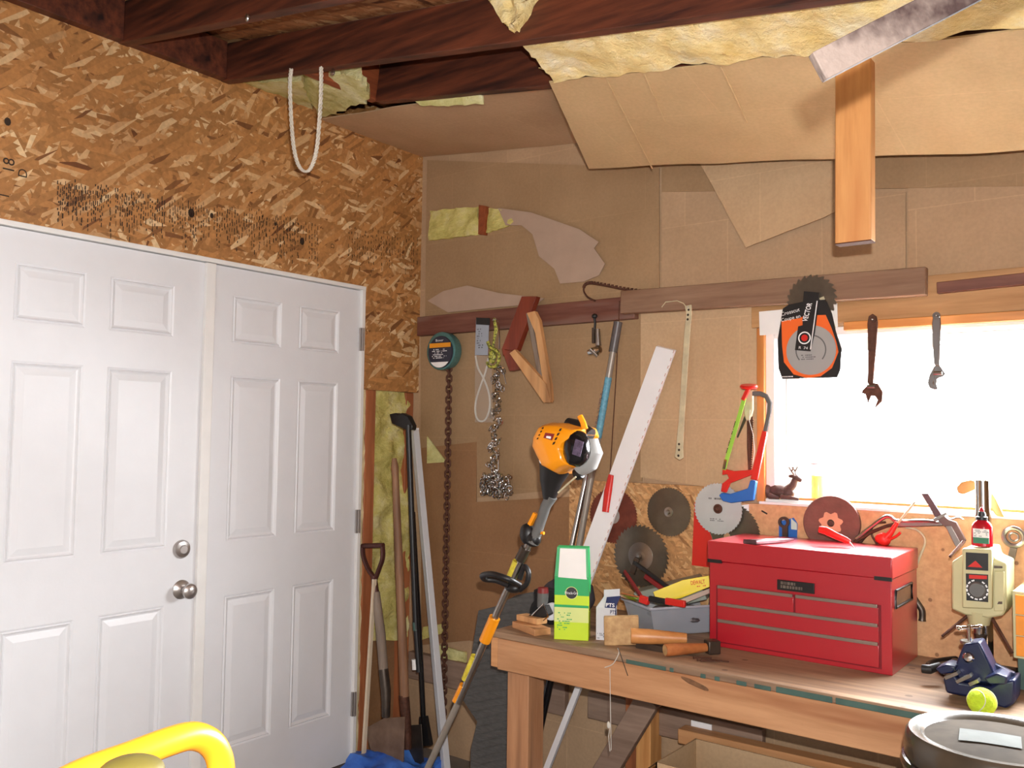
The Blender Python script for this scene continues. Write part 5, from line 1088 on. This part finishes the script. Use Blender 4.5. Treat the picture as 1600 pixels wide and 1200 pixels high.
t.part('bottle', MB().tube([c, c+V((0, 0, .002)), c+V((0, 0, .055)), c+V((0, 0, .066)), c+V((0, 0, .074))], [.020, .027, .027, .021, .011], 20, flat=.6, side=(1, 0, 0)), REDT)
t.part('cap', MB().lathe(c+V((0, 0, .074)), (0, 0, 1), [(0, 0), (.015, 0), (.015, .008), (.011, .010), (.009, .022), (0, .024)], 20), BLACK); t.part('tip', MB().lathe(c+V((0, 0, .097)), (0, 0, 1), [(.006, 0), (.006, .006), (.002, .012), (0, .012)], 14), REDT)
t.part('label', MB().box(c+V((-.020, -.0178, .012)), c+V((.020, -.0165, .050))), PAPERW); t.part('green_label', MB().box(c+V((-.020, -.0186, .010)), c+V((.020, -.0178, .026))), mat('label_green', (40, 110, 80), .5)); t.part('print', squiggles(c+V((-.018, -.018, .028)), (1, 0, 0), (0, 0, 1), .036, .02, 5, .7, 51), INKG); t.done()
# orange drawer cabinet at right edge
t = Thing('parts_cabinet', 'small cabinet with orange drawers at the right edge of the bench', 'cabinet')
o = P(1581, 1000, -.27); xa = o.x; t.part('case', MB().box((xa, -.25, P(1581, 1030, -.27).z), (xa+.3, -.05, P(1581, 925, -.27).z)), BEIGE, bevel=.002)
za, zc = P(1581, 1030, -.27).z, P(1581, 925, -.27).z; nrw = 3
for r_ in range(nrw):
    for q in range(4): 
        z_a = za+.008+(zc-za-.012)*r_/nrw; z_b = za+.004+(zc-za-.012)*(r_+1)/nrw
        k_ = t.part('drawer', MB().box((xa+.008+q*.072, -.258, z_a), (xa+.074+q*.072, -.249, z_b)), mat('orange_drawer', (238, 150, 50), .35) if r_+q == 0 else bpy.data.materials['orange_drawer'], bevel=.001)
        t.part('knob', MB().lathe((xa+.041+q*.072, -.258, (z_a+z_b)/2), (0, -1, 0), [(0, .008), (.005, .008), (.004, 0)], 10), WHITEP, k_)
t.part('stand', MB().box((xa+.01, -.245, Z), (xa+.29, -.06, za)), GREENT); t.done()
# bench vise
t = Thing('bench_vise', 'navy blue bench vise with a chrome T-handle', 'vise'); y = -.46
t.part('base', trp([(1473, 1060), (1490, 1052), (1500, 1066), (1545, 1074), (1560, 1066), (1586, 1062), (1585, 1100), (1570, 1108), (1530, 1093), (1478, 1083)], y, .10), NAVY, bevel=.006)
t.part('body', trp([(1506, 1006), (1530, 1003), (1556, 1056), (1548, 1068), (1500, 1066), (1490, 1045)], y+.01, .07), NAVY, bevel=.005)
t.part('jaw', trp([(1461, 1045), (1478, 1038), (1494, 1042), (1488, 1052), (1470, 1054)], y-.02, .07), NAVY, bevel=.004, label='navy jaw with a worn pale top'); t.part('jaw', trp([(1537, 1060), (1557, 1052), (1574, 1058), (1572, 1070), (1545, 1070)], y-.03, .07), NAVY, bevel=.004)
t.part('jaw_face', MB().beam(P(1478, 1058, y-.01), P(1498, 1050, y-.01), .03, .008), STEEL); t.part('jaw_face', MB().beam(P(1496, 1064, y-.02), P(1518, 1054, y-.02), .03, .008), STEEL); t.part('jaw_face', MB().beam(P(1516, 1068, y-.02), P(1530, 1062, y-.02), .03, .008), STEEL)
t.part('screw', MB().tube([P(1515, 1004, y+.035), P(1514, 976, y+.035)], .0055, 10), CHROME); t.part('t_bar', MB().tube([P(1498, 981, y+.02), P(1531, 979, y+.05)], .0045, 10).blob(P(1498, 981, y+.02), (.008, .006, .006)).blob(P(1531, 979, y+.05), (.007, .006, .006)), CHROME)
t.part('collar', MB().lathe(P(1517, 1003, y+.04), (0, 0, 1), [(0, .003), (.024, .003), (.026, 0), (.024, -.006)], 24), STEEL); t.part('bolt', MB().lathe(P(1513, 1027, y+.008), (0, -1, .2), [(0, .006), (.010, .005), (.014, 0)], 18), CHROME)
t.part('side_arm', MB().beam(P(1553, 1040, y+.06), P(1585, 1055, y+.06), .02, .014), NAVY, bevel=.003); t.done()
one('dark_knob', MB().tube([P(1441, 1045, -.36), P(1452, 1046, -.36), P(1468, 1040, -.33)], [.012, .013, .010], 10), BLACK, 'black knob of a clamp screw left of the vise', 'knob')
# tennis ball just in front of the vise
c = P(1534, 1088, -.565); c.z = Z+.033; t = Thing('tennis_ball', 'yellow green tennis ball in front of the blue vise', 'ball'); t.part('felt', MB().blob(c, (.033, .033, .033), 32, 20), TBALL)
seam = []
for k in range(48):
    a = 2*PI*k/48; v_ = V((math.cos(a)+.42*math.cos(3*a), math.sin(a)-.42*math.sin(3*a), 1.0*math.sin(2*a))).normalized(); seam.append(c+(Euler((.4, .5, .3)).to_matrix() @ v_)*.0328)
t.part('seam', MB().tube(seam, .0011, 6, closed=True), CORD); t.done()
one('cable_coil', MB().tube(smooth_path([PZ(a, b, Z+.008) for a, b in ((1590, 1075), (1560, 1040), (1510, 1028), (1462, 1032), (1450, 1040), (1480, 1046))], 6), .006, 8), BLACK, 'black power cable lying around the drill press foot', 'cable')

PANEL = mat('smoked_panel', (62, 54, 45), .8, var=.3, scale=14, bmp=.02, spec=.04)
# ------------------------------------------------------------------ foreground
# canister at lower right
t = Thing('vacuum_canister', 'round dark canister with a glossy smoked lid in the lower right corner', 'canister')
cc = CDp(1562, 1160, 1.78); cxx, cyy = cc.x, cc.y; zt = .822; r_ = .176
t.part('tank', MB().lathe((cxx, cyy, 0), (0, 0, 1), [(0, 0), (r_*.94, 0), (r_*.97, .02), (r_*.98, zt-.075), (0, zt-.075)], 56), BLACKG)
t.part('clamp_ring', MB().lathe((cxx, cyy, zt-.062), (0, 0, 1), [(r_*.99, -.016), (r_*1.03, -.014), (r_*1.05, -.004), (r_*1.03, .006), (r_*.99, .008)], 56), BLACKG)
ld = t.part('lid', MB().lathe((cxx, cyy, zt), (0, 0, 1), [(r_*1.0, -.056), (r_*1.01, -.03), (r_*.985, -.008), (r_*.95, .0), (r_*.84, -.002), (r_*.80, -.008), (r_*.78, -.010)], 64), LID)
dv = (V((CAM.x, CAM.y, 0))-V((cxx, cyy, 0))).normalized(); sd = V((-dv.y, dv.x, 0)); lc = V((cxx, cyy, zt+.0175))+dv*.045
t.part('lid_panel', MB().lathe((cxx, cyy, zt), (0, 0, 1), [(r_*.79, -.010), (r_*.7, -.007), (r_*.4, -.001), (0, .001)], 64), PANEL, ld)
def dome(u, w):
    p = V((cxx, cyy, 0))+sd*u+dv*w; q = math.hypot(u, w)/r_; hs = [(0, .001), (.4, -.001), (.7, -.007), (.79, -.010), (2, -.04)]
    for (a0, h0), (a1, h1) in zip(hs, hs[1:]):
        if q <= a1: return p+V((0, 0, zt+h0+(h1-h0)*(q-a0)/(a1-a0)+.0025))
stk = MB(); gN = 6
stk.add([dome(-.072+.110*i/gN, -.015+.075*j/gN) for j in range(gN+1) for i in range(gN+1)], [(j*(gN+1)+i, j*(gN+1)+i+1, (j+1)*(gN+1)+i+1, (j+1)*(gN+1)+i) for j in range(gN) for i in range(gN)], True)
t.part('sticker', stk, mat('pale_sticker', (104, 106, 103), .8, spec=.05), ld)
t.done()
# yellow tubular handle at lower left
t = Thing('hand_truck', 'bright yellow tube handle close to the camera at lower left', 'hand truck'); dd = .95
hp = smooth_path([CDp(a, b, d_) for a, b, d_ in ((60, 1245, .80), (130, 1209, .84), (200, 1183, .88), (260, 1160, .92), (300, 1150, .95), (328, 1160, .97), (343, 1185, .98), (347, 1225, .98))], 6)
e1 = V((hp[-1].x, hp[-1].y, .12)); e0 = V((hp[0].x, hp[0].y, .12)); hp = [e0, e0+V((0, 0, .3))]+[V((hp[0].x, hp[0].y, hp[0].z-.03))]+hp+[V((e1.x, e1.y, .5)), e1]
t.part('frame_tube', MB().tube(hp, .0148, 16), YELH); t.part('grip_cap', MB().blob(CDp(205, 1206, .83), (.030, .030, .014), 18, 10), mat('olive_plastic', (112, 102, 44), .6)); 
t.part('cross_bar', MB().beam(e0+V((0, 0, .2)), e1+V((0, 0, .2)), .02, .02), YELH); md = (e0+e1)/2
for e_ in (e0, e1): t.part('wheel', MB().lathe(V((e_.x, e_.y, .12)), (e1-e0), [(.03, -.02), (.11, -.02), (.12, 0), (.11, .02), (.03, .02), (.03, -.02)], 28), BLACK)
t.done()
